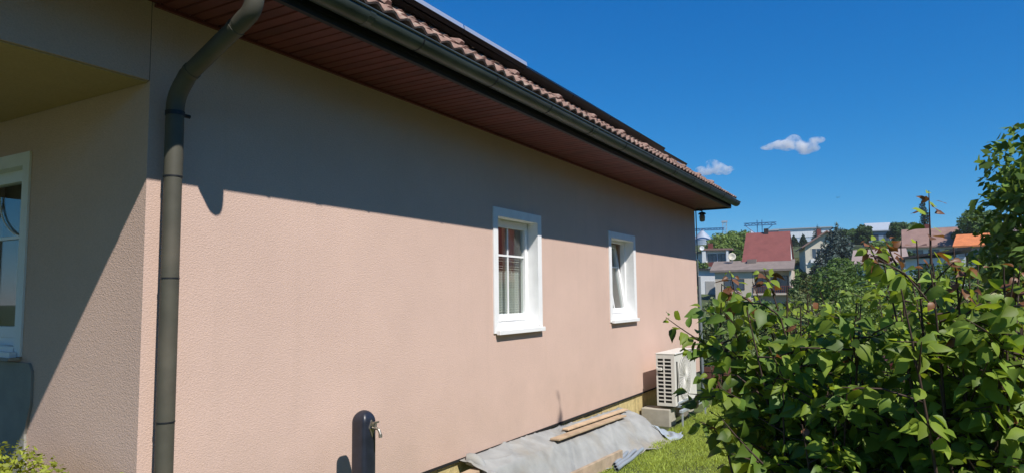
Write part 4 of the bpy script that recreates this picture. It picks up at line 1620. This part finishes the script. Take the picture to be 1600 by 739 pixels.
# golden shrub in the porch corner at lower left
gs = thing("golden_shrub", "yellow-green clipped shrub at the lower left in front of the porch wall", "shrub", (1.88, 0.5, GZ), world=True)
cs = [(1.85, 0.62, 0.36), (1.87, 0.36, 0.33), (1.90, 0.18, 0.30), (1.75, 0.9, 0.34), (2.03, -0.10, 0.30), (1.7, 0.4, 0.30), (1.8, 0.6, -0.1)]
rs2 = [(0.25, 0.27, 0.34), (0.2, 0.2, 0.32), (0.13, 0.13, 0.28), (0.3, 0.3, 0.40), (0.05, 0.05, 0.30), (0.22, 0.22, 0.3), (0.3, 0.4, 0.35)]
V, Fa = leaf_cloud(9000, cs, rs2, 0.016, 5, outward=0.8)
link("foliage", np_mesh("foliage", V, Fa, M_gold), gs)['kind'] = 'stuff'
tk = MB()
for c in cs:
    tk.tube([(1.88, 0.5, GZ - 0.1), c], [0.02, 0.006], 6)
tk.build("stem", M_bark, gs)

# off-view tree added behind and to the right: its crown shades the nearest shrubs
sh_t = thing("shade_tree", "added unseen tree standing behind the viewer, shading the nearest shrubs", "tree", (1.0, -7.6, GZ))
r4 = np.random.default_rng(77)
cs = [(0.5 + r4.normal(0, 0.7), r4.normal(0, 0.65), 4.9 + r4.normal(0, 0.5)) for _ in range(14)]
V, Fa = leaf_cloud(110, cs, [(0.6, 0.6, 0.45)] * 14, 0.12, 78)
link("crown", np_mesh("crown", V, Fa, G_mid), sh_t)
tk = MB()
tk.tube([(0, 0, -0.3), (0.1, 0.05, 2.0), (0.4, 0, 4.6)], [0.13, 0.10, 0.03], 9)
for c in cs[:8]:
    tk.tube([(0.15, 0.03, 2.4), c], [0.05, 0.012], 6)
tk.tube([(0.4, 0, 4.4), (2.0, 1.4, 5.6), (3.97, 3.1, 6.4)], [0.03, 0.012, 0.002], 6)
tk.build("trunk", M_bark, sh_t)
V, Fa = leaf_cloud(9, [(4.0, 3.1, 6.22), (3.95, 3.1, 6.45)], [(0.04, 0.05, 0.07)] * 2, 0.085, 79)
link("hanging_leaves", np_mesh("hanging_leaves", V, Fa, G_mid), sh_t)

for i, (xx, lab) in enumerate(((-13, "added unseen tree, first in the sky-blocking row"), (-8, "added unseen tree, second in the sky-blocking row"),  # added row of unseen trees, keeps low sky light off the wall
                               (-3, "added unseen tree, third in the sky-blocking row"), (2.5, "added sky-blocking tree level with the standpipe"),
                               (8, "added sky-blocking tree level with the windows"), (13.5, "leafy boundary tree nearest the neighbour's red roof"))):
    yy = -12.2 + 0.6 * math.sin(xx)
    rel_ = Vector((xx, yy - CAM.y, 0))
    hh_ = 6.5 + 0.7 * math.sin(2 * xx)
    tree("sky_block_tree", lab, math.degrees(math.atan2(rel_.y, rel_.x)), rel_.length, (hh_ - CAM.z) / rel_.length, width=6.0, leaf=G_mid, n=4200, size=0.16, seed=140 + i, group="added unseen trees blocking low sky", kind='bush')

# maroon roofed garden shelter glimpsed through the shrubs
gs_c = polar(-5.4, 9.6, z=GZ)
ga = thing("garden_shelter", "dark garden shelter with a maroon sheet roof, glimpsed through the shrubs at right", "shelter", tuple(gs_c), rz=R_(-5 - 90))
gb = MB().box(-1.3, 2.2, -0.4, 1.6, 0.93, 1.05).build("roof", mat("maroon_sheet", (0.16, 0.035, 0.035), rough=0.5, var=0.2), ga)
for a in (-1.1, 2.0):
    MB().box(a, a + 0.09, -0.2, -0.11, 0, 0.929).build("post", M_oldwood, ga)
MB().obox((-0.75, -0.16, 0.62), (0.30, 0, 0.28), (0, 0.03, 0), (-0.025, 0, 0.027)).build("brace", M_oldwood, ga)
MB().obox((0.1, -0.16, 0.42), (0.5, 0, 0.45), (0, 0.03, 0), (-0.025, 0, 0.027)).build("brace", M_oldwood, ga)
MB().box(-1.2, 2.1, 1.4, 1.5, 0, 0.928).build("back_wall", mat("near_black_board", (0.03, 0.03, 0.04), rough=0.8), ga)  # near-black sheet closing the back under the roof

# ------------------------------------------------------------------ houses and works on the hill
H_white = mat("white_wall", (0.70, 0.70, 0.69), rough=0.9, var=0.05, vscale=0.6)
H_beige = mat("beige_wall", (0.60, 0.50, 0.39), rough=0.9, var=0.08, vscale=0.6)
H_cream = mat("cream_wall", (0.60, 0.55, 0.44), rough=0.9, var=0.08, vscale=0.6)
H_grey = mat("grey_wall", (0.36, 0.35, 0.33), rough=0.9, var=0.1, vscale=0.6)
H_blue = mat("blue_grey_wall", (0.20, 0.27, 0.36), rough=0.85, var=0.08, vscale=0.5)
H_red = mat("red_roof", (0.21, 0.065, 0.055), rough=0.75, var=0.14, vscale=1.2, bump=0.3, bscale=5, bdist=0.05)
H_brownroof = mat("brown_roof", (0.26, 0.16, 0.13), rough=0.85, var=0.16, vscale=1.0, bump=0.3, bscale=5, bdist=0.05)
H_orange = mat("orange_roof", (0.62, 0.20, 0.07), rough=0.8, var=0.18, vscale=1.5)
H_flat = mat("felt_roof", (0.22, 0.175, 0.15), rough=0.9, var=0.18, vscale=1.2)
H_greyroof = mat("pale_grey_roof", (0.36, 0.40, 0.44), rough=0.6, var=0.1)
H_pink = mat("pink_grey_roof", (0.33, 0.25, 0.22), rough=0.85, var=0.15, vscale=1.0)
H_dk = mat("dark_joinery", (0.035, 0.03, 0.03), rough=0.6)
H_glass = mat("far_glass", (0.05, 0.065, 0.09), rough=0.08, spec=0.8)
H_rail = mat("red_brown_rail", (0.17, 0.045, 0.035), rough=0.7)
H_steel = mat("blue_steel", (0.035, 0.14, 0.30), rough=0.5, var=0.1)
H_metal = mat("silo_metal", (0.42, 0.47, 0.53), rough=0.45, metal=0.35, var=0.06, vscale=0.6)
H_hall = mat("hall_sheet", (0.74, 0.76, 0.78), rough=0.6, var=0.03, vscale=0.2)
H_hall2 = mat("hall_band", (0.52, 0.60, 0.68), rough=0.6, var=0.04, vscale=0.2)


def prism(to, x0, x1, y0, y1, z0, zr, axis='x', over=0.0, th=0.0):
    """gable solid: ridge along axis"""
    if axis == 'x':
        ym = (y0 + y1) / 2
        to.add([(x0, y0, z0), (x0, y1, z0), (x0, ym, zr), (x1, y0, z0), (x1, y1, z0), (x1, ym, zr)],
               [(0, 2, 1), (3, 4, 5), (0, 1, 4, 3), (1, 2, 5, 4), (2, 0, 3, 5)])
    else:
        xm = (x0 + x1) / 2
        to.add([(x0, y0, z0), (x1, y0, z0), (xm, y0, zr), (x0, y1, z0), (x1, y1, z0), (xm, y1, zr)],
               [(0, 1, 2), (3, 5, 4), (0, 3, 4, 1), (1, 4, 5, 2), (2, 5, 3, 0)])


def roof_plane(parent, p, th, material, name="roof"):
    """p: 4 points (counter-clockwise from above); a slab th thick below them"""
    g = MB()
    v = [tuple(q) for q in p] + [(q[0], q[1], q[2] - th) for q in p]
    g.add(v, [(0, 1, 2, 3), (7, 6, 5, 4), (0, 4, 5, 1), (1, 5, 6, 2), (2, 6, 7, 3), (3, 7, 4, 0)])
    return g.build(name, material, parent)


def hwin(parent, x0, x1, z0, z1, y, panes=2, frame_m=None, fw=0.08):
    """a real window on the face y (facing -y): proud frame, recessed panes with mullions"""
    g = MB()
    frame_m = frame_m or H_dk
    g.box(x0, x0 + fw, y - 0.05, y + 0.03, z0, z1).box(x1 - fw, x1, y - 0.05, y + 0.03, z0, z1)
    g.box(x0 + fw, x1 - fw, y - 0.049, y + 0.03, z1 - fw, z1).box(x0 + fw, x1 - fw, y - 0.049, y + 0.03, z0, z0 + fw)
    w = g.build("window", frame_m, parent)
    iw = (x1 - x0 - 2 * fw) / panes
    for i in range(panes):
        a = x0 + fw + i * iw
        MB().box(a + 0.03, a + iw - 0.03, y - 0.015, y - 0.003, z0 + fw, z1 - fw).build("pane", H_glass, w)
        if i:
            MB().box(a - 0.03, a + 0.03, y - 0.045, y - 0.002, z0 + fw, z1 - fw).build("mullion", frame_m, w)
    return w


def bgthing(name, label, cat, yaw, d, rot=0.0, group=None, z=0.0):
    return thing(name, label, cat, tuple(polar(yaw, d, z=z)), R_(yaw - 90 + rot), group)


HG = "houses on the hillside"
# --- centre: steep red roof behind a lower flat-roofed front with balcony
h = bgthing("hill_house", "house with a steep red roof behind a low brown-roofed front with balcony", "house", 10.7, 100, -6, HG)
MB().box(-5.3, -0.35, 0, 8, -2.5, 4.7).box(-0.35, 4.6, 1.3, 8, -2.5, 4.7).build("wall", H_beige, h)
MB().box(4.35, 4.6, 0.0, 1.299, 1.4, 4.7).build("side_wall", H_cream, h)
roof_plane(h, [(-5.9, -0.4, 4.85), (5.0, -0.4, 4.85), (5.0, 3.6, 6.25), (-5.9, 3.6, 6.25)], 0.28, H_flat, "front_roof")
MB().box(-1.7, 4.25, 3.4, 11.5, 4.71, 6.3).build("upper_wall", H_white, h)
ug = MB()
prism(ug, -1.65, 4.2, 3.4, 11.5, 6.3, 10.2)
ug.build("gable", H_white, h)
roof_plane(h, [(-2.0, 2.95, 6.05), (4.5, 2.95, 6.05), (4.3, 7.45, 10.45), (-1.75, 7.45, 10.45)], 0.18, H_red, "roof")
roof_plane(h, [(-1.75, 7.452, 10.45), (4.3, 7.452, 10.45), (4.5, 12.0, 6.0), (-2.0, 12.0, 6.0)], 0.18, H_red, "rear_roof")
MB().box(0.75, 1.35, 7.1, 7.8, 9.9, 10.95).build("chimney", H_dk, h)
MB().box(-1.2, 0.0, 2.2, 3.0, 5.5, 6.35).build("roof_hatch", H_flat, h)
MB().box(-0.35, 4.9, -0.15, 1.299, 1.35, 1.6).build("balcony_floor", H_beige, h)
rail = MB().box(-0.3, 4.9, -0.12, -0.06, 2.48, 2.56).build("balcony_rail", H_rail, h)
for i in range(21):
    MB().box(-0.28 + i * 0.255, -0.23 + i * 0.255, -0.115, -0.065, 1.601, 2.479).build("baluster", H_rail, rail)
hwin(h, -4.1, -1.4, 2.1, 3.6, -0.0, 3)
hwin(h, 0.05, 1.6, 1.75, 3.95, 1.3, 2, H_dk)
hwin(h, 2.0, 4.1, 1.75, 3.95, 1.3, 2, H_dk)
MB().box(-0.30, -0.12, 0.0, 1.299, 1.601, 4.45).build("fin_wall", H_beige, h)
dish = bgthing("satellite_dish", "round pale satellite dish at the left end of the low brown roof", "dish", 12.35, 103, 0, z=5.9)


def dish_geo(to, r, tilt):
    n = 18
    prof = [(0.0, 0.0), (0.4, 0.05), (0.75, 0.17), (1.0, 0.3)]
    vs = []
    for rr, dd in prof[1:]:
        for i in range(n):
            a = 2 * math.pi * i / n
            vs.append((r * rr * math.cos(a), -r * dd, r * rr * math.sin(a)))
    vs.append((0, 0, 0))
    fs = [(len(vs) - 1, i, (i + 1) % n) for i in range(n)]
    for k in range(2):
        for i in range(n):
            fs.append((k * n + i, k * n + (i + 1) % n, (k + 1) * n + (i + 1) % n, (k + 1) * n + i))
    ca, sa = math.cos(tilt), math.sin(tilt)
    to.add([(x, y * ca - z * sa, z * ca + y * sa + 0.9) for x, y, z in vs], fs)


g = MB()
dish_geo(g, 0.55, -0.25)
ob = g.build("bowl", H_cream, dish, smooth=True)
sm_ = ob.modifiers.new("thickness", 'SOLIDIFY')
sm_.thickness = 0.03
MB().tube([(0, 0.1, -0.4), (0, 0.12, 0.9)], 0.05, 8).build("mast", M_acgrey, dish)
MB().tube([(0, 0.05, 0.35), (0, -0.7, 0.75)], 0.03, 6).build("feed_arm", M_acgrey, dish)

# --- left: white house with two balconies
h = bgthing("hill_house", "white two-storey house with red-brown balcony rails beside the corner of the pink house", "house", 13.7, 125, -4, HG)
MB().box(-2.0, 2.4, 0.3, 9, 2.0, 9.35).box(-7.0, -2.001, 0.31, 9, 2.0, 8.75).build("wall", H_white, h)
MB().box(-2.0, -1.35, -0.5, 0.299, 2.0, 9.35).build("side_wall", H_white, h)
MB().box(2.05, 2.4, -0.5, 0.299, 2.0, 9.35).build("side_wall", H_white, h)
roof_plane(h, [(-2.4, -0.6, 9.5), (3.1, -0.6, 9.4), (3.1, 9.4, 9.75), (-2.4, 9.4, 10.0)], 0.3, H_brownroof, "roof")
roof_plane(h, [(-7.4, -0.3, 9.0), (-2.42, -0.3, 9.0), (-2.42, 9.4, 9.4), (-7.4, 9.4, 9.4)], 0.25, H_flat, "low_roof")
for zf in (3.0, 6.1):
    MB().box(-1.349, 2.049, -0.55, 0.299, zf, zf + 0.2).build("balcony_floor", H_white, h)
    MB().box(-1.349, 2.049, -0.66, -0.60, zf + 0.25, zf + 1.0).build("balcony_rail", H_rail, h)
    hwin(h, -1.1, 0.4, zf + 0.3, zf + 2.45, 0.3, 2)
    hwin(h, 0.6, 1.8, zf + 0.3, zf + 2.45, 0.3, 2)
hwin(h, -5.0, -3.9, 5.6, 7.4, 0.31, 1)
hwin(h, -3.5, -2.5, 5.6, 7.6, 0.31, 1)
MB().box(-1.2, -0.4, 3.0, 3.8, 9.5, 10.6).build("chimney", H_rail, h)
dish = bgthing("satellite_dish", "small white satellite dish on the white house's lower roof", "dish", 14.62, 124, 0, z=8.6)
g = MB()
dish_geo(g, 0.4, -0.25)
ob = g.build("bowl", H_white, dish, smooth=True)
ob.modifiers.new("thickness", 'SOLIDIFY').thickness = 0.03
MB().tube([(0, 0.1, -0.6), (0, 0.12, 0.9)], 0.05, 8).build("mast", M_acgrey, dish)
h = bgthing("garage", "small flat white garage below the white house", "garage", 14.2, 112, 0)
MB().box(-1.6, 1.3, 0, 4, 1.0, 5.4).build("wall", H_white, h)
roof_plane(h, [(-2.0, -0.5, 5.6), (1.8, -0.5, 5.5), (1.8, 4.3, 5.6), (-2.0, 4.3, 5.7)], 0.2, H_dk)
MB().box(-0.5, 0.9, -0.05, -0.001, 1.2, 3.6).build("door", H_grey, h)

# --- right: beige gable house with two windows
h = bgthing("hill_house", "beige gable-fronted house with two wide windows, half behind the spruce", "house", 6.2, 135, 7, HG)
MB().box(-1.9, 5.4, 0, 10, 2.5, 10.0).build("wall", H_cream, h)
ug = MB()
prism(ug, -1.9, 5.4, 0.0, 10, 10.0, 12.35, 'y')
ug.build("gable", H_cream, h)
roof_plane(h, [(-2.5, -0.8, 9.8), (1.75, -0.8, 12.6), (1.75, 10.6, 12.6), (-2.5, 10.6, 9.8)], 0.22, H_brownroof)
roof_plane(h, [(1.752, -0.8, 12.6), (6.0, -0.8, 9.8), (6.0, 10.6, 9.8), (1.752, 10.6, 12.6)], 0.22, H_brownroof)
MB().box(0.7, 1.4, 4.0, 4.9, 11.0, 13.3).build("chimney", H_rail, h)
for z0 in (6.35, 9.0 - 5.6 + 0.0):
    pass
hwin(h, -0.9, 1.5, 7.65, 9.6, 0.0, 3, H_cream, 0.12)
hwin(h, -0.9, 1.5, 4.4, 6.6, 0.0, 3, H_cream, 0.12)
MB().box(-1.1, 1.7, -0.5, -0.051, 7.0, 7.62).build("balcony_front", H_white, h)
MB().box(-1.9, 5.4, -0.12, -0.001, 6.72, 6.95).build("string_course", H_white, h)

# --- brown roofed house, orange roofed house, pink-grey roof, grey-blue house
h = bgthing("hill_house", "white house under a long brown roof behind the bronze shoot", "house", -1.25, 140, 3, HG)
MB().box(-3.9, 4.3, 0, 8, 3.0, 9.6).build("wall", H_white, h)
roof_plane(h, [(-4.4, -0.8, 9.5), (4.8, -0.8, 9.3), (4.6, 4.0, 12.8), (-4.2, 4.0, 12.8)], 0.25, H_brownroof)
roof_plane(h, [(-4.2, 4.002, 12.8), (4.6, 4.002, 12.8), (4.8, 8.8, 9.3), (-4.4, 8.8, 9.5)], 0.25, H_brownroof, "rear_roof")
hwin(h, -2.8, -1.2, 7.2, 8.8, 0, 2)
hwin(h, -0.4, 1.2, 7.2, 8.8, 0, 2)
hwin(h, 2.0, 3.6, 7.2, 8.8, 0, 2)
MB().box(-0.5, 0.3, 4.3, 5.0, 11.5, 13.6).build("chimney", H_rail, h)
h = bgthing("hill_house", "low house with a bright orange roof beside the tree at the right edge", "house", -3.95, 100, -3, HG)
MB().box(-1.9, 2.2, 0, 6, 0.5, 7.0).build("wall", H_grey, h)
roof_plane(h, [(-2.4, -0.6, 7.0), (2.6, -0.6, 7.0), (2.4, 3.0, 8.6), (-2.2, 3.0, 8.6)], 0.2, H_orange)
roof_plane(h, [(-2.2, 3.002, 8.6), (2.4, 3.002, 8.6), (2.6, 6.6, 7.0), (-2.4, 6.6, 7.0)], 0.2, H_orange, "rear_roof")
hwin(h, -1.2, 0.2, 5.0, 6.3, 0, 2)
hwin(h, 0.7, 1.8, 5.0, 6.3, 0, 1)
h = bgthing("hill_house", "low house with a wide pink-grey roof among the trees below the grey-blue house", "house", 1.9, 92, 0, HG)
MB().box(-2.7, 2.4, 0, 7, -1.0, 5.1).build("wall", H_white, h)
roof_plane(h, [(-3.2, -0.6, 5.0), (2.9, -0.6, 5.0), (2.7, 3.4, 6.75), (-3.0, 3.4, 6.75)], 0.2, H_pink)
roof_plane(h, [(-3.0, 3.402, 6.75), (2.7, 3.402, 6.75), (2.9, 7.6, 5.0), (-3.2, 7.6, 5.0)], 0.2, H_pink, "rear_roof")
hwin(h, -1.8, -0.4, 3.2, 4.5, 0, 2)
hwin(h, 0.5, 1.9, 3.2, 4.5, 0, 2)
h = bgthing("hill_house", "low house with a dark flat roof in front of the brown roofed house", "house", -1.6, 75, 0, HG)
MB().box(-2.6, 2.2, 0, 6, -2, 4.6).build("wall", H_white, h)
roof_plane(h, [(-3.2, -0.6, 4.7), (2.7, -0.6, 5.5), (2.7, 6.5, 5.5), (-3.2, 6.5, 4.7)], 0.22, H_dk)
hwin(h, -1.6, -0.3, 2.9, 4.1, 0, 2)
hwin(h, 0.4, 1.7, 2.9, 4.1, 0, 2)
h = bgthing("hill_house", "grey-blue house with a pale grey roof on the skyline", "house", 1.85, 200, 10, HG)
MB().box(-3.0, 3.0, 0, 8, 10, 17.6).build("wall", H_blue, h)
ug = MB()
prism(ug, -3.0, 3.0, 0.3, 7.7, 17.6, 19.4)
ug.build("gable", H_blue, h)
roof_plane(h, [(-3.4, -0.6, 17.4), (3.4, -0.6, 17.4), (3.0, 4.0, 19.7), (-3.0, 4.0, 19.7)], 0.25, H_greyroof)
roof_plane(h, [(-3.0, 4.002, 19.7), (3.0, 4.002, 19.7), (3.4, 8.6, 17.4), (-3.4, 8.6, 17.4)], 0.25, H_greyroof, "rear_roof")
hwin(h, -1.9, -0.5, 14.6, 16.3, 0, 2)
hwin(h, 0.7, 2.1, 14.6, 16.3, 0, 2)

# --- works on the hilltop: silos, conveyor frames, halls
def silo(yaw, d, z0, z1, zc, r, label):
    t = bgthing("silo", label, "silo", yaw, d, 0, "silos on the hilltop")
    MB().lathe((0, 0, 0), [(r, z0), (r, z1)], 28).build("tank", H_metal, t, smooth=False)
    MB().lathe((0, 0, 0), [(r * 1.03, z1 + 0.01), (r * 0.12, zc), (r * 0.12, zc + 0.5)], 28).build("cone_roof", H_metal, t)
    for k in range(1, 5):
        zz = z0 + (z1 - z0) * k / 5
        MB().lathe((0, 0, 0), [(r * 1.0, zz - 0.1), (r * 1.015, zz - 0.05), (r * 1.015, zz + 0.05), (r * 1.0, zz + 0.1)], 28).build("hoop", M_acgrey, t)


silo(14.55, 260, 12, 21.4, 24.8, 3.6, "large pale grain silo with a cone roof beside the pink house corner")
silo(10.85, 265, 14, 23.0, 24.4, 2.3, "pale silo left of the long hall, under the blue gantry")
silo(15.6, 270, 12, 21.6, 25.4, 3.4, "pale grain silo half hidden behind the pink house corner")


def truss(parent, x0, x1, z0, z1, y, n, name="truss"):
    g = MB()
    g.box(x0, x1, y, y + 0.35, z1 - 0.28, z1)
    g.box(x0, x1, y, y + 0.35, z0, z0 + 0.28)
    dx = (x1 - x0) / n
    for i in range(n):
        a = x0 + i * dx
        zz0, zz1 = (z0 + 0.2, z1 - 0.2) if i % 2 == 0 else (z1 - 0.2, z0 + 0.2)
        g.tube([(a, y + 0.17, zz0), (a + dx, y + 0.17, zz1)], 0.12, 4)
    return g.build(name, H_steel, parent)


t = bgthing("conveyor", "blue conveyor bridge running above the silos to a slim tower", "conveyor", 14.2, 255, 0)
truss(t, -8, 6.0, 24.3, 25.2, 0, 14)
tw = MB()
for a in (5.4, 6.8):
    for b in (0.6, 1.9):
        tw.box(a, a + 0.18, b, b + 0.18, 14, 27.0)
for i in range(9):
    zz = 15 + i * 1.4
    tw.box(5.4, 6.98, 0.61, 0.75, zz, zz + 0.14)
    tw.tube([(5.5, 0.68, zz), (6.9, 0.68, zz + 1.4)], 0.07, 4)
tw.build("tower", H_metal, t)
MB().box(5.2, 7.2, 0.5, 2.2, 27.01, 27.6).build("tower_head", H_metal, t)
t = bgthing("gantry", "blue steel gantry standing over the silo beside the long hall", "gantry", 10.2, 258, 0)
truss(t, -5.2, 5.6, 25.6, 26.7, 0, 10)
gp = MB()
for a in (-0.9, 0.7):
    gp.box(a, a + 0.28, 0.36, 0.7, 14, 27.6)
gp.build("mast", H_steel, t)
MB().tube([(-4.6, 0.17, 25.6), (-0.9, 0.2, 22.5)], 0.14, 5).build("chute", H_steel, t)
MB().tube([(0.9, 0.17, 22.5), (4.2, 0.2, 25.6)], 0.14, 5).build("chute", H_steel, t)
h = bgthing("plant_building", "small grey-blue block between the gantry mast and the long hall", "building", 9.35, 262, 0)
MB().box(-2.2, 2.2, 0, 6, 14, 23.9).build("wall", H_blue, h)
roof_plane(h, [(-2.5, -0.3, 24.3), (2.5, -0.3, 24.3), (2.5, 6.3, 24.3), (-2.5, 6.3, 24.3)], 0.38, H_greyroof)
hwin(h, -1.6, 1.6, 21.6, 22.9, 0, 4)
h = bgthing("industrial_hall", "long pale industrial hall on the hilltop above the red roof", "hall", 7.6, 285, 0)
MB().box(-8.0, 12.5, 0, 26, 14, 22.9).build("lower_wall", H_hall2, h)
for i in range(20):
    MB().box(-7.97 + i * 1.02, -7.97 + i * 1.02 + 0.99, -0.12, -0.001, 22.95, 26.1).build("wall_panel", H_hall, h)
MB().box(-8.0, 12.5, 0.0, 26, 22.901, 26.1).build("upper_wall", H_hall, h)
roof_plane(h, [(-8.3, -0.6, 26.5), (12.8, -0.6, 26.5), (12.8, 26.5, 27.4), (-8.3, 26.5, 27.4)], 0.36, H_greyroof)
h = bgthing("industrial_hall", "pale flat hall on the skyline right of the cypress", "hall", -2.6, 265, 0)
MB().box(-4.0, 4.0, 0, 16, 15, 22.0).build("wall", H_hall, h)
roof_plane(h, [(-4.4, -0.4, 22.5), (4.4, -0.4, 22.5), (4.4, 16.5, 22.9), (-4.4, 16.5, 22.9)], 0.45, H_greyroof)
for i in range(3):
    hwin(h, -3.2 + i * 2.3, -1.6 + i * 2.3, 19.6, 20.8, 0, 2)
h = bgthing("hill_house", "white gabled house glimpsed behind the tree at the right edge", "house", -5.6, 150, 0, HG)
MB().box(-3, 3.5, 0, 8, 5, 12.0).build("wall", H_white, h)
roof_plane(h, [(-3.4, -0.6, 12.0), (3.9, -0.6, 12.0), (3.7, 4, 14.0), (-3.2, 4, 14.0)], 0.2, H_pink)
hwin(h, -2.0, -0.6, 9.4, 11.0, 0, 2)
hwin(h, 0.8, 2.2, 9.4, 11.0, 0, 2)

# --- neighbour's house to the right, outside the view: it is what the panes reflect
h = thing("neighbour_house", "neighbour's white house with a red tiled roof across the garden", "house", (26.0, -14.5, -2.2), R_(62))
MB().box(-5, 5, 0, 8, -0.8, 4.4).build("wall", H_white, h)
ug = MB()
prism(ug, -5, 5, 0, 8, 4.4, 7.2)
ug.build("gable", H_white, h)
H_redtile = mat("red_tile", (0.36, 0.085, 0.06), rough=0.8, var=0.25, vscale=4)
roof_plane(h, [(-5.4, -0.6, 4.1), (5.4, -0.6, 4.1), (5.4, 4.0, 7.4), (-5.4, 4.0, 7.4)], 0.2, H_redtile)
roof_plane(h, [(-5.4, 4.002, 7.4), (5.4, 4.002, 7.4), (5.4, 8.6, 4.1), (-5.4, 8.6, 4.1)], 0.2, H_redtile, "rear_roof")
for i in range(3):
    hwin(h, -4.0 + 3.0 * i, -2.6 + 3.0 * i, 1.4, 3.0, 0, 2)
for i, (yw, d, top, lab) in enumerate(((-26, 34, 0.22, "broad tree behind the neighbour's red roof"), (-17, 40, 0.20, "second broad tree behind the neighbour's red roof, nearer the hill"),
                                       (-34, 30, 0.2, "broad tree left of the neighbour's red roofed house"))):
    tree("broadleaf_tree", lab, yw, d, top, width=8, leaf=G_mid, n=3000, size=0.2, seed=120 + i)

# ------------------------------------------------------------------ light summer haze
M_haze = bpy.data.materials.new("haze_air")
M_haze.use_nodes = True
hn, hl = M_haze.node_tree.nodes, M_haze.node_tree.links
hn.clear()
ho = hn.new("ShaderNodeOutputMaterial")
hv = hn.new("ShaderNodeVolumePrincipled")
hv.inputs['Color'].default_value = (0.85, 0.92, 1.0, 1)
hv.inputs['Density'].default_value = 0.00018
hl.new(hv.outputs[0], ho.inputs['Volume'])
lim = float(ax_[-1]) + 20
tag(MB().box(-lim, lim, -lim, lim, -8.0, 33.0).build("haze", M_haze), "thin pale summer haze over the valley", "haze", kind='stuff')

# ------------------------------------------------------------------ clouds and a bird
M_cloud = bpy.data.materials.new("cloud_vapour")
M_cloud.use_nodes = True
cn, cl = M_cloud.node_tree.nodes, M_cloud.node_tree.links
cn.clear()
co = cn.new("ShaderNodeOutputMaterial")
pv = cn.new("ShaderNodeVolumePrincipled")
pv.inputs['Color'].default_value = (1, 1, 1, 1)
pv.inputs['Anisotropy'].default_value = 0.2
tc = cn.new("ShaderNodeNewGeometry")
nz = cn.new("ShaderNodeTexNoise")
nz.inputs['Scale'].default_value = 0.06
nz.inputs['Detail'].default_value = 5
nz.inputs['Roughness'].default_value = 0.6
cl.new(tc.outputs['Position'], nz.inputs['Vector'])
mr = cn.new("ShaderNodeMapRange")
mr.inputs[1].default_value = 0.42
mr.inputs[2].default_value = 0.75
mr.inputs[3].default_value = 0.0
mr.inputs[4].default_value = 0.14
cl.new(nz.outputs[0], mr.inputs[0])
cl.new(mr.outputs[0], pv.inputs['Density'])
cl.new(pv.outputs[0], co.inputs['Volume'])


def cloud(yaw, d, slope, w, hgt, seed, label):
    r = np.random.default_rng(seed)
    c = polar(yaw, d, slope)
    bm = bmesh.new()
    for i in range(9):
        f = i / 8 - 0.5
        mtx = Matrix.Translation((f * w * 0.72, r.normal(0, 0.08 * w), r.normal(0, 0.12 * hgt) + 0.1 * hgt)) @ \
            Matrix.Diagonal((w * 0.16 * r.uniform(0.8, 1.2), w * 0.14, hgt * (0.5 - 0.55 * abs(f)) * r.uniform(0.8, 1.1), 1))
        bmesh.ops.create_icosphere(bm, subdivisions=3, radius=1.0, matrix=mtx)
    me = bpy.data.meshes.new("cloud")
    bm.to_mesh(me)
    bm.free()
    me.materials.append(M_cloud)
    o = link("cloud", me, None, tuple(c))
    o.rotation_euler = (0, 0, R_(yaw - 90))
    rmx = o.modifiers.new("merge", 'REMESH')
    rmx.mode = 'VOXEL'
    rmx.voxel_size = 2.0
    tag(o, label, "cloud", "small clouds in the blue sky")
    return o


cloud(7.45, 1500, 0.1985, 118, 30, 4, "higher small white cloud, ragged, standing clear of the roof")
cloud(13.35, 1500, 0.1732, 80, 30, 9, "lower small white cloud just beyond the end of the roof")
bd = thing("bird", "tiny dark bird flying in the blue sky above the hall", "bird", tuple(polar(4.53, 110, 0.1257)), R_(20))
MB().tube([(-0.16, 0, 0), (-0.05, 0, 0.01), (0.08, 0, 0.0), (0.2, 0, 0)], [0.01, 0.04, 0.035, 0.008], 8).build("body", H_dk, bd)
for sgn in (-1, 1):
    MB().add([(0.02, 0, 0.01), (-0.06, 0, 0.01), (-0.08, sgn * 0.2, 0.06), (-0.02, sgn * 0.3, 0.04), (0.02, 0, 0.02), (-0.06, 0, 0.02), (-0.08, sgn * 0.2, 0.068), (-0.02, sgn * 0.3, 0.048)],
             [(0, 1, 2, 3), (7, 6, 5, 4), (0, 4, 5, 1), (1, 5, 6, 2), (2, 6, 7, 3), (3, 7, 4, 0)]).build("wing", H_dk, bd)

for o in list(S.objects):
    if 'rootworld' in o:
        del o['rootworld']
